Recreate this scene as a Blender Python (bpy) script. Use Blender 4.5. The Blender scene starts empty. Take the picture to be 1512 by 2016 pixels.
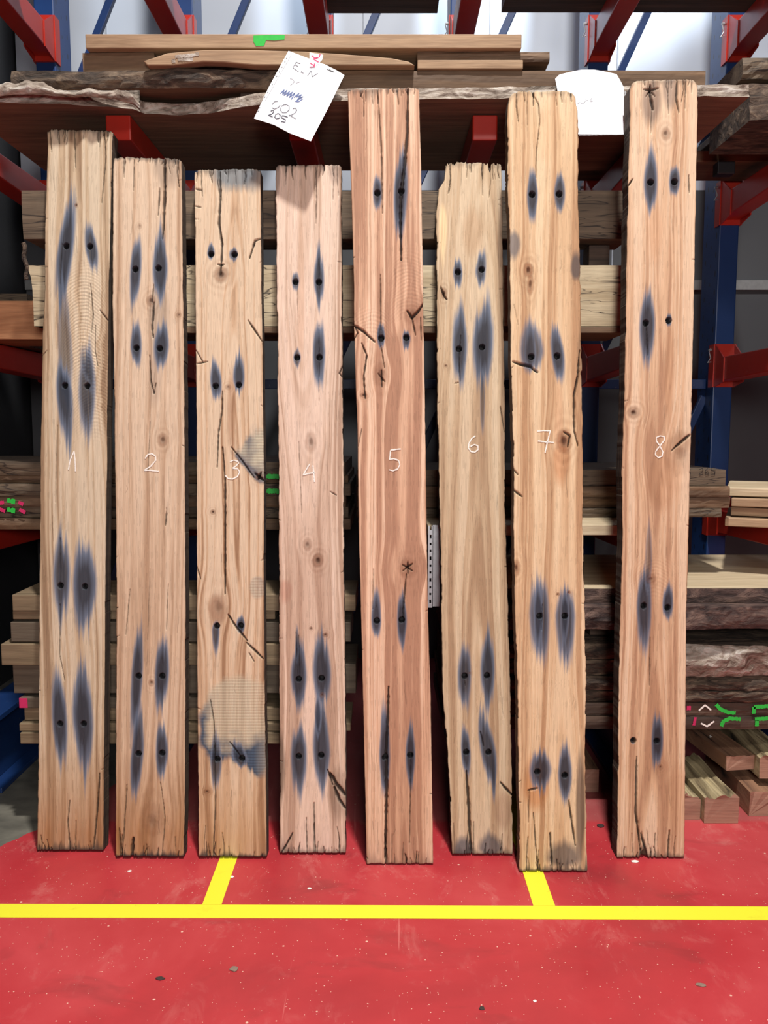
import bpy, bmesh, math, random
import numpy as np
from mathutils import Vector, Matrix, Euler

# ------------------------------------------------------------------ camera, light, exposure
C = bpy.context.scene.collection
SC = bpy.context.scene
F, CX, CY, CAMZ, PITCH = 1631.0, 756.0, 1008.0, 1.55, math.radians(6.0)
cam_d = bpy.data.cameras.new('camera'); cam = bpy.data.objects.new('camera', cam_d); C.objects.link(cam)
cam_d.sensor_fit = 'VERTICAL'; cam_d.sensor_height = 24.0; cam_d.lens = 24.0 * F / 2016.0
cam_d.clip_start = .05; cam.location = (0, 0, CAMZ); cam.rotation_euler = (math.pi/2 - PITCH, 0, 0)
SC.camera = cam
SC.view_settings.view_transform = 'Standard'; SC.view_settings.look = 'None'
SC.view_settings.gamma = 1.0; SC.view_settings.use_curve_mapping = False
SC.view_settings.exposure = 0.05

w = bpy.data.worlds.new('world'); SC.world = w; w.use_nodes = True
w.node_tree.nodes['Background'].inputs[0].default_value = (.62, .72, .95, 1)
w.node_tree.nodes['Background'].inputs[1].default_value = .015

def area(name, loc, target, size, power, col, spread=180):
    d = bpy.data.lights.new(name, 'AREA'); d.shape = 'DISK'; d.size = size; d.energy = power; d.color = col
    d.spread = math.radians(spread)
    o = bpy.data.objects.new(name, d); C.objects.link(o); o.location = loc
    o.rotation_euler = (Vector(target) - Vector(loc)).to_track_quat('-Z', 'Y').to_euler()
    return o
area('high_bay_lamp', (.45, .85, 8.0), (.45, 2.4, 0), .36, 600, (1, .965, .93))
area('doorway_light', (.3, -1.3, 2.0), (.1, 3.2, .9), .7, 82, (1, .96, .93))  # soft fill added behind the camera to light arm tips and planks
area('aisle_lamp', (1.0, -2.4, 5.8), (.3, 3, .6), .8, 90, (1, .955, .91))  # added fill, high behind the camera, to brighten the plank fronts
area('rear_lamp', (2.9, 2.9, 5.1), (.9, 5.4, 5.3), .2, 125, (.80, .90, 1), 66)

# ------------------------------------------------------------------ pixel <-> place helpers
cp, sp = math.cos(PITCH), math.sin(PITCH)
def ray(px, py):
    a, b = (px - CX) / F, (CY - py) / F
    return Vector((a, cp + b * sp, -sp + b * cp))
def at(px, py, Y):
    r = ray(px, py); return Vector((0, 0, CAMZ)) + r * (Y / r.y)
def atz(px, py, z):
    r = ray(px, py); return Vector((0, 0, CAMZ)) + r * ((z - CAMZ) / r.z)

# ------------------------------------------------------------------ noise
_rs = np.random.RandomState(7); _T = _rs.rand(256, 256)
def vn(x, y, s=0):
    x = np.asarray(x, float) + s * 17.31; y = np.asarray(y, float) + s * 5.77
    xi, yi = np.floor(x).astype(int), np.floor(y).astype(int)
    fx, fy = x - xi, y - yi; fx = fx*fx*(3-2*fx); fy = fy*fy*(3-2*fy)
    g = lambda a, b: _T[a & 255, b & 255]
    return (g(xi,yi)*(1-fx)+g(xi+1,yi)*fx)*(1-fy)+(g(xi,yi+1)*(1-fx)+g(xi+1,yi+1)*fx)*fy
def fbm(x, y, s=0, o=3):
    t, a, k, n = 0, 1.0, 1.0, 0
    for i in range(o):
        t = t + a * vn(x*k, y*k, s+i*3.1); n += a; a *= .5; k *= 2.03
    return t / n
def lin(c):
    c = np.array(c, float) / 255
    return np.where(c <= .04045, c/12.92, ((c+.055)/1.055)**2.4)

# ------------------------------------------------------------------ materials
def mat(name):
    m = bpy.data.materials.new(name); m.use_nodes = True
    return m, m.node_tree, m.node_tree.nodes['Principled BSDF']
def N(nt, t, **k):
    n = nt.nodes.new(t)
    for a, b in k.items(): setattr(n, a, b)
    return n
def L(nt, a, b): nt.links.new(a, b)
def ramp(nt, fac, stops):
    r = N(nt, 'ShaderNodeValToRGB'); e = r.color_ramp.elements
    while len(e) < len(stops): e.new(.5)
    for i, (p, c) in enumerate(stops):
        e[i].position = p
        e[i].color = (*c, 1) if hasattr(c, '__len__') else (c, c, c, 1)
    L(nt, fac, r.inputs[0]); return r
def coords(nt, scale, rot=(0,0,0), loc=(0,0,0)):
    tc = N(nt, 'ShaderNodeTexCoord'); mp = N(nt, 'ShaderNodeMapping')
    mp.inputs['Scale'].default_value = scale; mp.inputs['Rotation'].default_value = rot; mp.inputs['Location'].default_value = loc
    L(nt, tc.outputs['Object'], mp.inputs[0]); return mp.outputs[0]
def noise(nt, vec, sc=1, det=4, dist=0, rough=.55):
    n = N(nt, 'ShaderNodeTexNoise'); n.inputs['Scale'].default_value = sc; n.inputs['Detail'].default_value = det
    n.inputs['Distortion'].default_value = dist; n.inputs['Roughness'].default_value = rough
    L(nt, vec, n.inputs[0]); return n.outputs[0]
def mix(nt, fac, a, b, mode='MIX'):
    m = N(nt, 'ShaderNodeMix', data_type='RGBA', blend_type=mode)
    for sock, v in ((m.inputs[0], fac), (m.inputs[6], a), (m.inputs[7], b)):
        if isinstance(v, (int, float)): sock.default_value = v
        elif isinstance(v, tuple) or isinstance(v, np.ndarray): sock.default_value = (*v, 1)
        else: L(nt, v, sock)
    return m.outputs[2]
def bump(nt, bs, h, strength=.4, dist=.004):
    b = N(nt, 'ShaderNodeBump'); b.inputs['Strength'].default_value = strength; b.inputs['Distance'].default_value = dist
    L(nt, h, b.inputs['Height']); L(nt, b.outputs[0], bs.inputs['Normal'])

def wood(name, light, dark, off=0, cracks=0.0, rough=.75):
    m, nt, bs = mat(name); l, d = tuple(lin(light)), tuple(lin(dark))
    oi = N(nt, 'ShaderNodeObjectInfo')
    v = coords(nt, (1.2, 16, 16), loc=(off, off, off))
    add = N(nt, 'ShaderNodeVectorMath', operation='ADD'); L(nt, v, add.inputs[0])
    mul = N(nt, 'ShaderNodeMath', operation='MULTIPLY'); mul.inputs[1].default_value = 37.0
    L(nt, oi.outputs['Random'], mul.inputs[0]); L(nt, mul.outputs[0], add.inputs[1]); v = add.outputs[0]
    n1 = noise(nt, v, 1.0, 5, 1.2); n2 = noise(nt, v, 7.0, 3)
    c = mix(nt, ramp(nt, n1, [(.3, 0), (.7, 1)]).outputs[0], d, l)
    c = mix(nt, ramp(nt, n2, [(.35, .75), (.65, 1.0)]).outputs[0], tuple(lin([c_*.55 for c_ in dark])), c)
    h = n2
    if cracks:
        v3 = coords(nt, (2.2, 9, 16), loc=(off*3, 1, off))
        n3 = noise(nt, v3, 1.0, 3, .9)
        k = ramp(nt, n3, [(.5-.016*cracks, 0), (.5, 1), (.5+.016*cracks, 0)]).outputs[0]
        msk = ramp(nt, noise(nt, coords(nt, (2.5, 3, 3), loc=(off, 3, 5)), 1, 1), [(.42, 0), (.48, 1)]).outputs[0]
        k = mix(nt, 1.0, k, msk, 'MULTIPLY')
        c = mix(nt, k, c, (.02, .012, .008))
    L(nt, c, bs.inputs['Base Color']); bs.inputs['Roughness'].default_value = rough
    bump(nt, bs, h, .35, .003); return m
def bark(name, light, dark, mid):
    m, nt, bs = mat(name)
    v = coords(nt, (9, 26, 26)); n1 = noise(nt, v, 1, 8, 1.0, .65); n2 = noise(nt, coords(nt, (30, 60, 60)), 1, 5)
    c = ramp(nt, n1, [(.36, tuple(lin(dark))), (.5, tuple(lin(mid))), (.66, tuple(lin(light)))]).outputs[0]
    c = mix(nt, ramp(nt, n2, [(.3, .6), (.6, 1)]).outputs[0], tuple(lin(dark)), c)
    L(nt, c, bs.inputs['Base Color']); bs.inputs['Roughness'].default_value = .85
    bump(nt, bs, n1, .9, .02); return m
def paint(name, col, rough=.4, wear=.12):
    m, nt, bs = mat(name); l = tuple(lin(col)); d = tuple(lin([c*.6 for c in col]))
    n1 = noise(nt, coords(nt, (9, 9, 9)), 1, 5)
    n2 = noise(nt, coords(nt, (60, 60, 60)), 1, 3)
    c = mix(nt, ramp(nt, n1, [(.35, wear), (.6, 0)]).outputs[0], l, d)
    c = mix(nt, ramp(nt, n2, [(.68, 0), (.74, .25)]).outputs[0], c, (.35, .33, .31))
    L(nt, c, bs.inputs['Base Color']); bs.inputs['Roughness'].default_value = rough; return m
def flat(name, col, rough=.6, metal=0):
    m, nt, bs = mat(name); n = noise(nt, coords(nt, (40, 40, 40)), 1, 3); l = lin(col)
    c = mix(nt, ramp(nt, n, [(.35, 0), (.65, 1)]).outputs[0], tuple(l*.86), tuple(l))
    L(nt, c, bs.inputs['Base Color']); bs.inputs['Roughness'].default_value = rough; bs.inputs['Metallic'].default_value = metal; return m

M = {}
M['tan'] = wood('tan_wood', (184,154,122), (140,110,82))
M['offcut'] = wood('dull_offcut_wood', (146,126,98), (104,88,66), 23)
M['offcut_grey'] = wood('grey_offcut_wood', (108,96,80), (76,66,54), 25)
M['brown'] = wood('brown_wood', (128,100,74), (82,62,46), 3)
M['grey_brown'] = wood('grey_brown_wood', (118,100,80), (78,64,50), 5, 1)
M['cream'] = wood('cream_oak', (206,190,158), (168,148,116), 7, 1.0)
M['dark'] = wood('dark_wood', (96,74,60), (56,42,34), 9)
M['orange'] = wood('orange_pine', (206,152,108), (150,98,62), 11)
M['pale'] = wood('pale_sawn', (214,196,164), (184,162,128), 13)
M['slab'] = wood('slab_wood', (150,118,94), (112,84,66), 15)
M['weather'] = wood('weathered_oak', (176,162,126), (100,88,66), 17, 2.2)
M['pink_end'] = wood('sawn_end_grain', (176,134,112), (146,106,88), 19)
M['bark'] = bark('bark', (132,112,92), (42,34,28), (84,68,56))
M['bark_light'] = bark('stripped_bark_edge', (214,206,196), (96,80,68), (166,152,138))
M['bark_purple'] = bark('purple_bark', (126,100,88), (46,34,32), (84,64,58))
M['blue'] = None
M['red'] = paint('red_arm_paint', (178,42,28), .35)
M['bluep'] = paint('blue_rack_paint', (22,50,98), .4)
M['steel'] = flat('galvanised_steel', (176,178,182), .4, .6)
M['chalk'] = flat('white_chalk', (244,238,230), .9)
M['green'] = flat('green_spray', (40,190,66), .6)
M['pink'] = flat('pink_spray', (206,40,98), .6)
M['black'] = flat('black_plastic', (18,18,22), .5)
M['ink'] = flat('grey_ink', (120,120,128), .7)
M['ink_dark'] = flat('dark_ink', (72,72,84), .7)
M['ink_blue'] = flat('blue_ink', (96,112,158), .7)
M['debris'] = flat('grey_debris', (140,118,104), .8)
M['debris_dark'] = flat('dark_debris', (60,48,44), .8)

def column_mat():
    m, nt, bs = mat('perforated_blue_column'); l = tuple(lin((26,58,110)))
    tc = N(nt, 'ShaderNodeTexCoord'); se = N(nt, 'ShaderNodeSeparateXYZ'); L(nt, tc.outputs['Object'], se.inputs[0])
    ge = N(nt, 'ShaderNodeSeparateXYZ'); L(nt, tc.outputs['Normal'], ge.inputs[0])
    def mt(op, a, b=None):
        q = N(nt, 'ShaderNodeMath', operation=op)
        for i, s in enumerate((a, b)):
            if s is None: continue
            if isinstance(s, (int, float)): q.inputs[i].default_value = s
            else: L(nt, s, q.inputs[i])
        return q.outputs[0]
    def holes(yc, per, ph, rz, ry):
        f = mt('FRACT', mt('ADD', mt('DIVIDE', se.outputs[2], per), ph))
        dz = mt('DIVIDE', mt('MULTIPLY', mt('SUBTRACT', f, .5), per), rz)
        dy = mt('DIVIDE', mt('SUBTRACT', se.outputs[1], yc), ry)
        return mt('LESS_THAN', mt('ADD', mt('MULTIPLY', dz, dz), mt('MULTIPLY', dy, dy)), 1.0)
    h = mt('MAXIMUM', holes(.035, .095, 0, .017, .006), mt('MAXIMUM', holes(.10, .095, .5, .009, .004), holes(.17, .095, .2, .014, .005)))
    side = mt('GREATER_THAN', mt('ABSOLUTE', ge.outputs[0]), .5)
    h = mt('MULTIPLY', h, side)
    n1 = noise(nt, coords(nt, (6, 6, 6)), 1, 4)
    c = mix(nt, ramp(nt, n1, [(.4, .25), (.6, 0)]).outputs[0], l, tuple(lin((20,48,96))))
    c = mix(nt, h, c, (.004, .005, .01))
    L(nt, c, bs.inputs['Base Color']); bs.inputs['Roughness'].default_value = .38
    return m
M['column'] = column_mat()

def floor_mat():
    m, nt, bs = mat('red_painted_concrete')
    base = noise(nt, coords(nt, (1.1, 1.1, 1)), 1, 6, .4)
    c = ramp(nt, base, [(.3, tuple(lin((154,44,50)))), (.5, tuple(lin((180,52,58)))), (.72, tuple(lin((200,76,80))))]).outputs[0]
    # dark scuffs
    n2 = noise(nt, coords(nt, (2.6, 5, 1), loc=(3, 1, 0)), 1, 6, .6)
    c = mix(nt, ramp(nt, n2, [(.58, 0), (.74, .45)]).outputs[0], c, tuple(lin((104,44,44))))
    # dusty pale scuffs
    n3 = noise(nt, coords(nt, (7, 4, 1), (0, 0, .4), (7, 2, 0)), 1, 10, .5, .74)
    tc = N(nt, 'ShaderNodeTexCoord'); se = N(nt, 'ShaderNodeSeparateXYZ'); L(nt, tc.outputs['Object'], se.inputs[0])
    mr = N(nt, 'ShaderNodeMapRange'); mr.inputs[1].default_value = 2.1; mr.inputs[2].default_value = 2.9; mr.inputs[3].default_value = .28; mr.inputs[4].default_value = .75
    L(nt, se.outputs[1], mr.inputs[0])
    k = mix(nt, 1.0, ramp(nt, n3, [(.55, 0), (.76, 1)]).outputs[0], mr.outputs[0], 'MULTIPLY')
    c = mix(nt, k, c, tuple(lin((206,128,120))))
    # scratches
    for i, rot in enumerate((.5, -.35, 1.2)):
        ns = noise(nt, coords(nt, (38, 1.3, 1), (0, 0, rot), (i*9, 4, 0)), 1, 2)
        ms = noise(nt, coords(nt, (2, 2, 1), (0, 0, 0), (i*5, 8, 0)), 1, 2)
        kk = mix(nt, 1.0, ramp(nt, ns, [(.71, 0), (.73, .5)]).outputs[0], ramp(nt, ms, [(.5, 0), (.6, 1)]).outputs[0], 'MULTIPLY')
        c = mix(nt, kk, c, tuple(lin((214,120,116))))
    # sawdust specks
    for sc, th, pr in ((42, .10, .26), (95, .14, .2), (16, .07, .3)):
        vo = N(nt, 'ShaderNodeTexVoronoi'); vo.inputs['Scale'].default_value = sc
        L(nt, coords(nt, (1, 1, 1), loc=(sc, 0, 0)), vo.inputs[0])
        sel = N(nt, 'ShaderNodeSeparateColor'); L(nt, vo.outputs['Color'], sel.inputs[0])
        a = ramp(nt, vo.outputs['Distance'], [(th*.7, 1), (th, 0)]).outputs[0]
        b = ramp(nt, sel.outputs[0], [(pr, 1), (pr+.01, 0)]).outputs[0]
        kk = mix(nt, 1.0, a, b, 'MULTIPLY')
        c = mix(nt, kk, c, tuple(lin((226,178,160))))
    # dusty strip under the rack (a different, worn coat of paint)
    u = N(nt, 'ShaderNodeMapRange'); u.inputs[1].default_value = 3.10; u.inputs[2].default_value = 3.13
    L(nt, se.outputs[1], u.inputs[0])
    kf = mix(nt, 1.0, u.outputs[0], (.5,.5,.5), 'MULTIPLY')
    c = mix(nt, kf, c, tuple(lin((150,96,92))))
    # bare grey concrete behind the first plank
    def mt(op, a, b):
        q = N(nt, 'ShaderNodeMath', operation=op)
        for i, s in enumerate((a, b)):
            if isinstance(s, (int, float)): q.inputs[i].default_value = s
            else: L(nt, s, q.inputs[i])
        return q.outputs[0]
    nb = noise(nt, coords(nt, (5, 5, 1)), 1, 3)
    g1 = mt('GREATER_THAN', mt('ADD', mt('SUBTRACT', se.outputs[1], 2.78), mt('MULTIPLY', mt('ADD', se.outputs[0], 1.42), -2.2)), mt('MULTIPLY', nb, .2))
    g2 = mt('LESS_THAN', se.outputs[0], -1.12)
    g = mt('MULTIPLY', g1, g2)
    gc = ramp(nt, noise(nt, coords(nt, (4, 7, 1)), 1, 6), [(.3, tuple(lin((74,72,66)))), (.7, tuple(lin((128,124,112))))]).outputs[0]
    c = mix(nt, g, c, gc)
    L(nt, c, bs.inputs['Base Color'])
    L(nt, ramp(nt, n3, [(.3, .30), (.7, .55)]).outputs[0], bs.inputs['Roughness'])
    bump(nt, bs, n3, .06, .002); return m
M['floor'] = floor_mat()

def yellow_mat():
    m, nt, bs = mat('yellow_line_paint')
    n1 = noise(nt, coords(nt, (7, 12, 1), loc=(2, 0, 0)), 1, 7, .8, .65)
    n2 = noise(nt, coords(nt, (1.7, 1.7, 1)), 1, 3)
    k = mix(nt, 1.0, ramp(nt, n1, [(.60, 0), (.68, .55)]).outputs[0], ramp(nt, n2, [(.46, .15), (.6, 1)]).outputs[0], 'MULTIPLY')
    c = mix(nt, k, tuple(lin((234,230,52))), tuple(lin((150,118,40))))
    L(nt, c, bs.inputs['Base Color']); bs.inputs['Roughness'].default_value = .5; return m
M['yellow'] = yellow_mat()

def wall_mat():
    m, nt, bs = mat('two_tone_wall_panels')
    tc = N(nt, 'ShaderNodeTexCoord'); se = N(nt, 'ShaderNodeSeparateXYZ'); L(nt, tc.outputs['Object'], se.inputs[0])
    n1 = noise(nt, coords(nt, (.8, .8, .8)), 1, 4)
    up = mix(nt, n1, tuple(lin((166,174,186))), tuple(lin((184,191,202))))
    lo = mix(nt, n1, tuple(lin((58,60,63))), tuple(lin((76,78,81))))  # dado grey, darkened and carried above the trim as painted shade
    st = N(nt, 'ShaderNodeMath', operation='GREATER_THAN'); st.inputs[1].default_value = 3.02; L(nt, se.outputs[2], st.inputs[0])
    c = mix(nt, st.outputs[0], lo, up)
    L(nt, c, bs.inputs['Base Color']); bs.inputs['Roughness'].default_value = .5; return m
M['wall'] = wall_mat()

def paper_mat():
    m, nt, bs = mat('white_paper_in_sleeve')
    n1 = noise(nt, coords(nt, (4, 4, 4)), 1, 3)
    L(nt, mix(nt, n1, tuple(lin((240,244,252))), tuple(lin((253,253,255)))), bs.inputs['Base Color'])
    bs.inputs['Roughness'].default_value = .35; bs.inputs['Coat Weight'].default_value = .6; bs.inputs['Coat Roughness'].default_value = .18
    bump(nt, bs, n1, .1, .01); return m
M['paper'] = paper_mat()

def plank_mat():
    m, nt, bs = mat('reclaimed_oak_face')
    at_ = N(nt, 'ShaderNodeAttribute', attribute_name='Col')
    n1 = noise(nt, coords(nt, (420, 420, 14)), 1, 3)
    n2 = noise(nt, coords(nt, (150, 150, 5)), 1, 3)
    c = mix(nt, 1.0, at_.outputs['Color'], ramp(nt, n1, [(.3, .84), (.7, 1.08)]).outputs[0], 'MULTIPLY')
    L(nt, c, bs.inputs['Base Color']); bs.inputs['Roughness'].default_value = .72; bs.inputs['Specular IOR Level'].default_value = .3
    bump(nt, bs, n2, .3, .002); return m
M['plank'] = plank_mat()

# ------------------------------------------------------------------ object helpers
def obj(name, verts, faces, m, parent=None, loc=None, smooth=False):
    me = bpy.data.meshes.new(name); me.from_pydata([tuple(v) for v in verts], [], faces); me.update()
    o = bpy.data.objects.new(name, me); C.objects.link(o)
    me.materials.append(M[m] if isinstance(m, str) else m)
    if smooth: me.polygons.foreach_set('use_smooth', [True]*len(me.polygons))
    if parent is not None: o.parent = parent
    if loc is not None: o.location = loc
    return o
def tag(o, label=None, cat=None, group=None, kind=None):
    if label: o['label'] = label
    if cat: o['category'] = cat
    if group: o['group'] = group
    if kind: o['kind'] = kind
    return o
def empty(name, loc, rot=(0,0,0)):
    o = bpy.data.objects.new(name, None); C.objects.link(o); o.location = loc; o.rotation_euler = rot
    o.empty_display_size = .1; return o
class MB:
    def __init__(s): s.v = []; s.f = []
    def box(s, x0, x1, y0, y1, z0, z1, top=None):
        b = len(s.v); t = top or (x0, x1, y0, y1)
        s.v += [(x0,y0,z0),(x1,y0,z0),(x1,y1,z0),(x0,y1,z0),(t[0],t[2],z1),(t[1],t[2],z1),(t[1],t[3],z1),(t[0],t[3],z1)]
        s.f += [tuple(b+i for i in q) for q in ((0,3,2,1),(4,5,6,7),(0,1,5,4),(1,2,6,5),(2,3,7,6),(3,0,4,7))]
        return s
    def prism(s, pts, d):
        """outline pts (list of 3D) extruded by vector d"""
        b = len(s.v); n = len(pts); d = Vector(d)
        s.v += [tuple(p) for p in pts] + [tuple(Vector(p)+d) for p in pts]
        s.f += [tuple(b+i for i in range(n)), tuple(b+n+i for i in reversed(range(n)))]
        s.f += [(b+i, b+n+i, b+n+(i+1) % n, b+(i+1) % n) for i in range(n)]
        return s
    def tube(s, pts, r, seg=8):
        pts = [Vector(p) for p in pts]; b0 = len(s.v)
        for i, p in enumerate(pts):
            t = (pts[min(i+1, len(pts)-1)] - pts[max(i-1, 0)]).normalized()
            a = t.cross(Vector((0,0,1)) if abs(t.z) < .9 else Vector((1,0,0))).normalized(); c = t.cross(a)
            s.v += [tuple(p + (a*math.cos(k*2*math.pi/seg) + c*math.sin(k*2*math.pi/seg))*r) for k in range(seg)]
        for i in range(len(pts)-1):
            for k in range(seg):
                q = b0+i*seg; s.f.append((q+k, q+(k+1) % seg, q+seg+(k+1) % seg, q+seg+k))
        s.f += [tuple(b0+k for k in reversed(range(seg))), tuple(b0+(len(pts)-1)*seg+k for k in range(seg))]
        return s
    def build(s, name, m, parent=None, smooth=False, origin=None):
        v = s.v
        if origin is not None: v = [tuple(Vector(p)-Vector(origin)) for p in v]
        o = obj(name, v, s.f, m, parent, origin, smooth)
        bm = bmesh.new(); bm.from_mesh(o.data); bmesh.ops.recalc_face_normals(bm, faces=bm.faces); bm.to_mesh(o.data); bm.free()
        return o
def bevel(o, wd=.004, seg=2):
    b = o.modifiers.new('b', 'BEVEL'); b.width = wd; b.segments = seg; b.limit_method = 'ANGLE'; return o

def ribbon_mb(strokes, to3, width, nrm, th=.0008, seed=0):
    """strokes = pixel polylines, to3 maps pixel -> point; flat raised ribbons"""
    mb = MB(); rnd = random.Random(seed); nrm = Vector(nrm).normalized()
    for st in strokes:
        P = [to3(*p) for p in st]; Q = []
        for a, b in zip(P[:-1], P[1:]):
            n = max(1, int((b-a).length/.004))
            Q += [a.lerp(b, i/n) for i in range(n)]
        Q.append(P[-1])
        rows = []
        for i, p in enumerate(Q):
            t = (Q[min(i+1, len(Q)-1)] - Q[max(i-1, 0)]).normalized(); s = t.cross(nrm).normalized()
            wv = width*(.75+.5*rnd.random())/2; off = s*rnd.uniform(-1, 1)*width*.08
            rows.append((p+s*wv+off, p-s*wv+off))
        b = len(mb.v)
        for r in rows:
            mb.v += [tuple(r[0]+nrm*th), tuple(r[1]+nrm*th), tuple(r[1]), tuple(r[0])]
        n = len(rows)
        for i in range(n-1):
            q = b+i*4; z = q+4
            for k in range(4): mb.f.append((q+k, q+(k+1) % 4, z+(k+1) % 4, z+k))
        mb.f += [(b, b+3, b+2, b+1), (b+4*(n-1), b+4*(n-1)+1, b+4*(n-1)+2, b+4*(n-1)+3)]
    return mb

# ------------------------------------------------------------------ the setting
def grid_plane(name, pts, m): return tag(obj(name, pts, [(0,1,2,3)], m), kind='structure')
MB().box(-6, 6, -4, 5.6, -.1, 0).build('floor', 'floor')
tag(bpy.data.objects['floor'], kind='structure')
WY = 5.4
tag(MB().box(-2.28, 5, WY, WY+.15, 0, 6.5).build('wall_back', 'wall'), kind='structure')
tag(MB().box(-5, -2.29, 4.75, 4.9, 0, 6.5).box(-2.36, -2.29, 4.9, WY+.15, 0, 6.5).build('wall_left', flat('dark_partition', (30,31,34), .7)), kind='structure')  # made-up dark sheet in place of the darkness at the left
zj = at(1470, 562, WY).z
tag(MB().box(-2.28, 5, WY-.02, WY-.001, zj-.03, zj+.03).build('trim_1', flat('trim_grey', (120,122,122), .6)), kind='structure')
tj = MB()
for px in (1217, 965, 715, 210): tj.box(at(px, 80, WY).x-.004, at(px, 80, WY).x+.004, WY-.004, WY-.0005, zj+.03, 6.5)
tag(tj.build('trim_2', flat('panel_joint', (150,156,166), .6)), kind='structure')

# yellow floor lines
def fl(px, py, z): p = atz(px, py, 0); return (p.x, p.y, z)
def strip(pts, label):
    mb = MB(); mb.prism([fl(x, y, .0004) for x, y in pts], (0, 0, .0011))
    return tag(mb.build('floor_line', 'yellow'), label, 'floor marking', 'yellow lines painted on the red floor')
strip([(-260,1806),(760,1808.5),(1780,1812.5),(1780,1786.5),(760,1783),(-260,1779.5)], 'long yellow line painted straight across the red floor in front of the planks')
def cross(a, b, label):
    (x0, y0), (x1, y1) = a, b
    A, B = atz(x0, y0, 0), atz(x1, y1, 0)
    mb = MB().box(A.x, B.x, A.y+.001, 3.55, .0004, .0015)
    return tag(mb.build('floor_line', 'yellow'), label, 'floor marking', 'yellow lines painted on the red floor')
cross((398,1781.5), (436,1781.5), 'short yellow line running back under the plank chalked 3')
cross((1050,1784), (1093,1784), 'short yellow line running back under the plank chalked 7')

# ------------------------------------------------------------------ cantilever rack
PX = [-1.69, -1.0, -.31, .38, 1.07, 1.76]
PY0, PY1, TIP = 4.35, 4.57, 3.25
LV = {'b': 3.50, 'a': 2.71, 'c': 1.895, 'd': 1.12}
rack = tag(empty('cantilever_rack', (0.03, PY0, 0)), 'tall cantilever storage rack with blue perforated columns and red arms behind the planks', 'storage rack')
def rp(mb, name, m, parent=rack, origin=None, bev=.003):
    o = mb.build(name, m, None, origin=origin or (0.03, PY0, 0)); o.parent = parent
    base = Vector(parent.location) if parent is rack else Vector(parent['_o'])
    o.location = Vector(origin or (0.03, PY0, 0)) - base; o['_o'] = tuple(Vector(origin or (0.03, PY0, 0)))
    if bev: bevel(o, bev)
    return o
for x in PX:
    o = rp(MB().box(x-.05, x+.05, PY0, PY1, .02, 5.2), 'column', 'column', origin=(x, PY0, 0), bev=.006)
    b = MB().box(x-.075, x+.075, 3.36, PY0-.002, .31, .335).box(x-.075, x+.075, 3.36, PY0-.002, .0, .022).box(x-.012, x+.012, 3.36, PY0-.002, .022, .31)
    rp(b, 'base_leg', 'bluep', origin=(x, 3.3, 0))
    for k, zt in LV.items():
        mb = MB(); hw = .047
        mb.v = [(x-hw,TIP,zt-.093),(x+hw,TIP,zt-.093),(x+hw,PY0-.012,zt-.125),(x-hw,PY0-.012,zt-.125),
                (x-hw,TIP,zt-.002),(x+hw,TIP,zt-.002),(x+hw,PY0-.012,zt-.002),(x-hw,PY0-.012,zt-.002)]
        mb.f = [(0,3,2,1),(4,5,6,7),(0,1,5,4),(1,2,6,5),(2,3,7,6),(3,0,4,7)]
        arm = rp(mb, 'arm', 'red', origin=(x, PY0, zt-.1), bev=.005)
        pl = MB(); # bracket wrapping the column
        zb, z2 = zt-.15, zt+.07
        pl.box(x-.058, x+.058, PY0-.012, PY0-.001, zb, z2)
        for s in (-1, 1):
            xs = sorted((x+s*.0515, x+s*.058))
            pl.box(xs[0], xs[1], PY0-.001, PY0+.05, zb, z2)
            xs = sorted((x+s*.047, x+s*.053))
            pl.prism([(xs[0],PY0-.012,zb),(xs[0],PY0-.13,zt-.128),(xs[0],PY0-.13,zt-.01),(xs[0],PY0-.012,z2)], (xs[1]-xs[0],0,0))
        rp(pl, 'bracket', 'red', parent=arm, origin=(x, PY0, zt), bev=0)
        pn = MB(); c0 = Vector((x-.062, PY0+.02, zt+.03))
        pn.tube([c0+Vector((0, 0, .02)), c0+Vector((-.012,-.01,.0)), c0+Vector((-.004,-.014,-.03)), c0+Vector((-.018,-.012,-.055)), c0+Vector((.0,-.01,-.05))], .003, 6)
        pn.tube([c0+Vector((-.012,0,.012)), c0+Vector((.006,0,.012))], .006, 6)
        rp(pn, 'locking_pin', 'steel', parent=arm, origin=tuple(c0), bev=0)
    # cross bracing
for i in range(5):
    x0, x1 = PX[i]+.052, PX[i+1]-.052
    for z in (1.81, 3.2):
        pass
    rp(MB().box(x0, x1, PY0+.09, PY0+.12, 1.74, 1.79), 'strut', 'bluep', origin=(x0, PY0+.1, 1.76))
    for (za, zb) in ((1.86, 3.12), (3.15, 4.45), (.35, 1.70)):
        mb = MB(); d = Vector((x1-x0, 0, zb-za)); n = Vector((-d.z, 0, d.x)).normalized()*.019
        a, b = Vector((x0, PY0+.10, za)), Vector((x1, PY0+.10, zb))
        mb.prism([a-n, b-n, b+n, a+n], (0, .03, 0)); rp(mb, 'brace', 'bluep', origin=tuple(a))
for o in bpy.data.objects:
    if '_o' in o.keys(): del o['_o']

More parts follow.
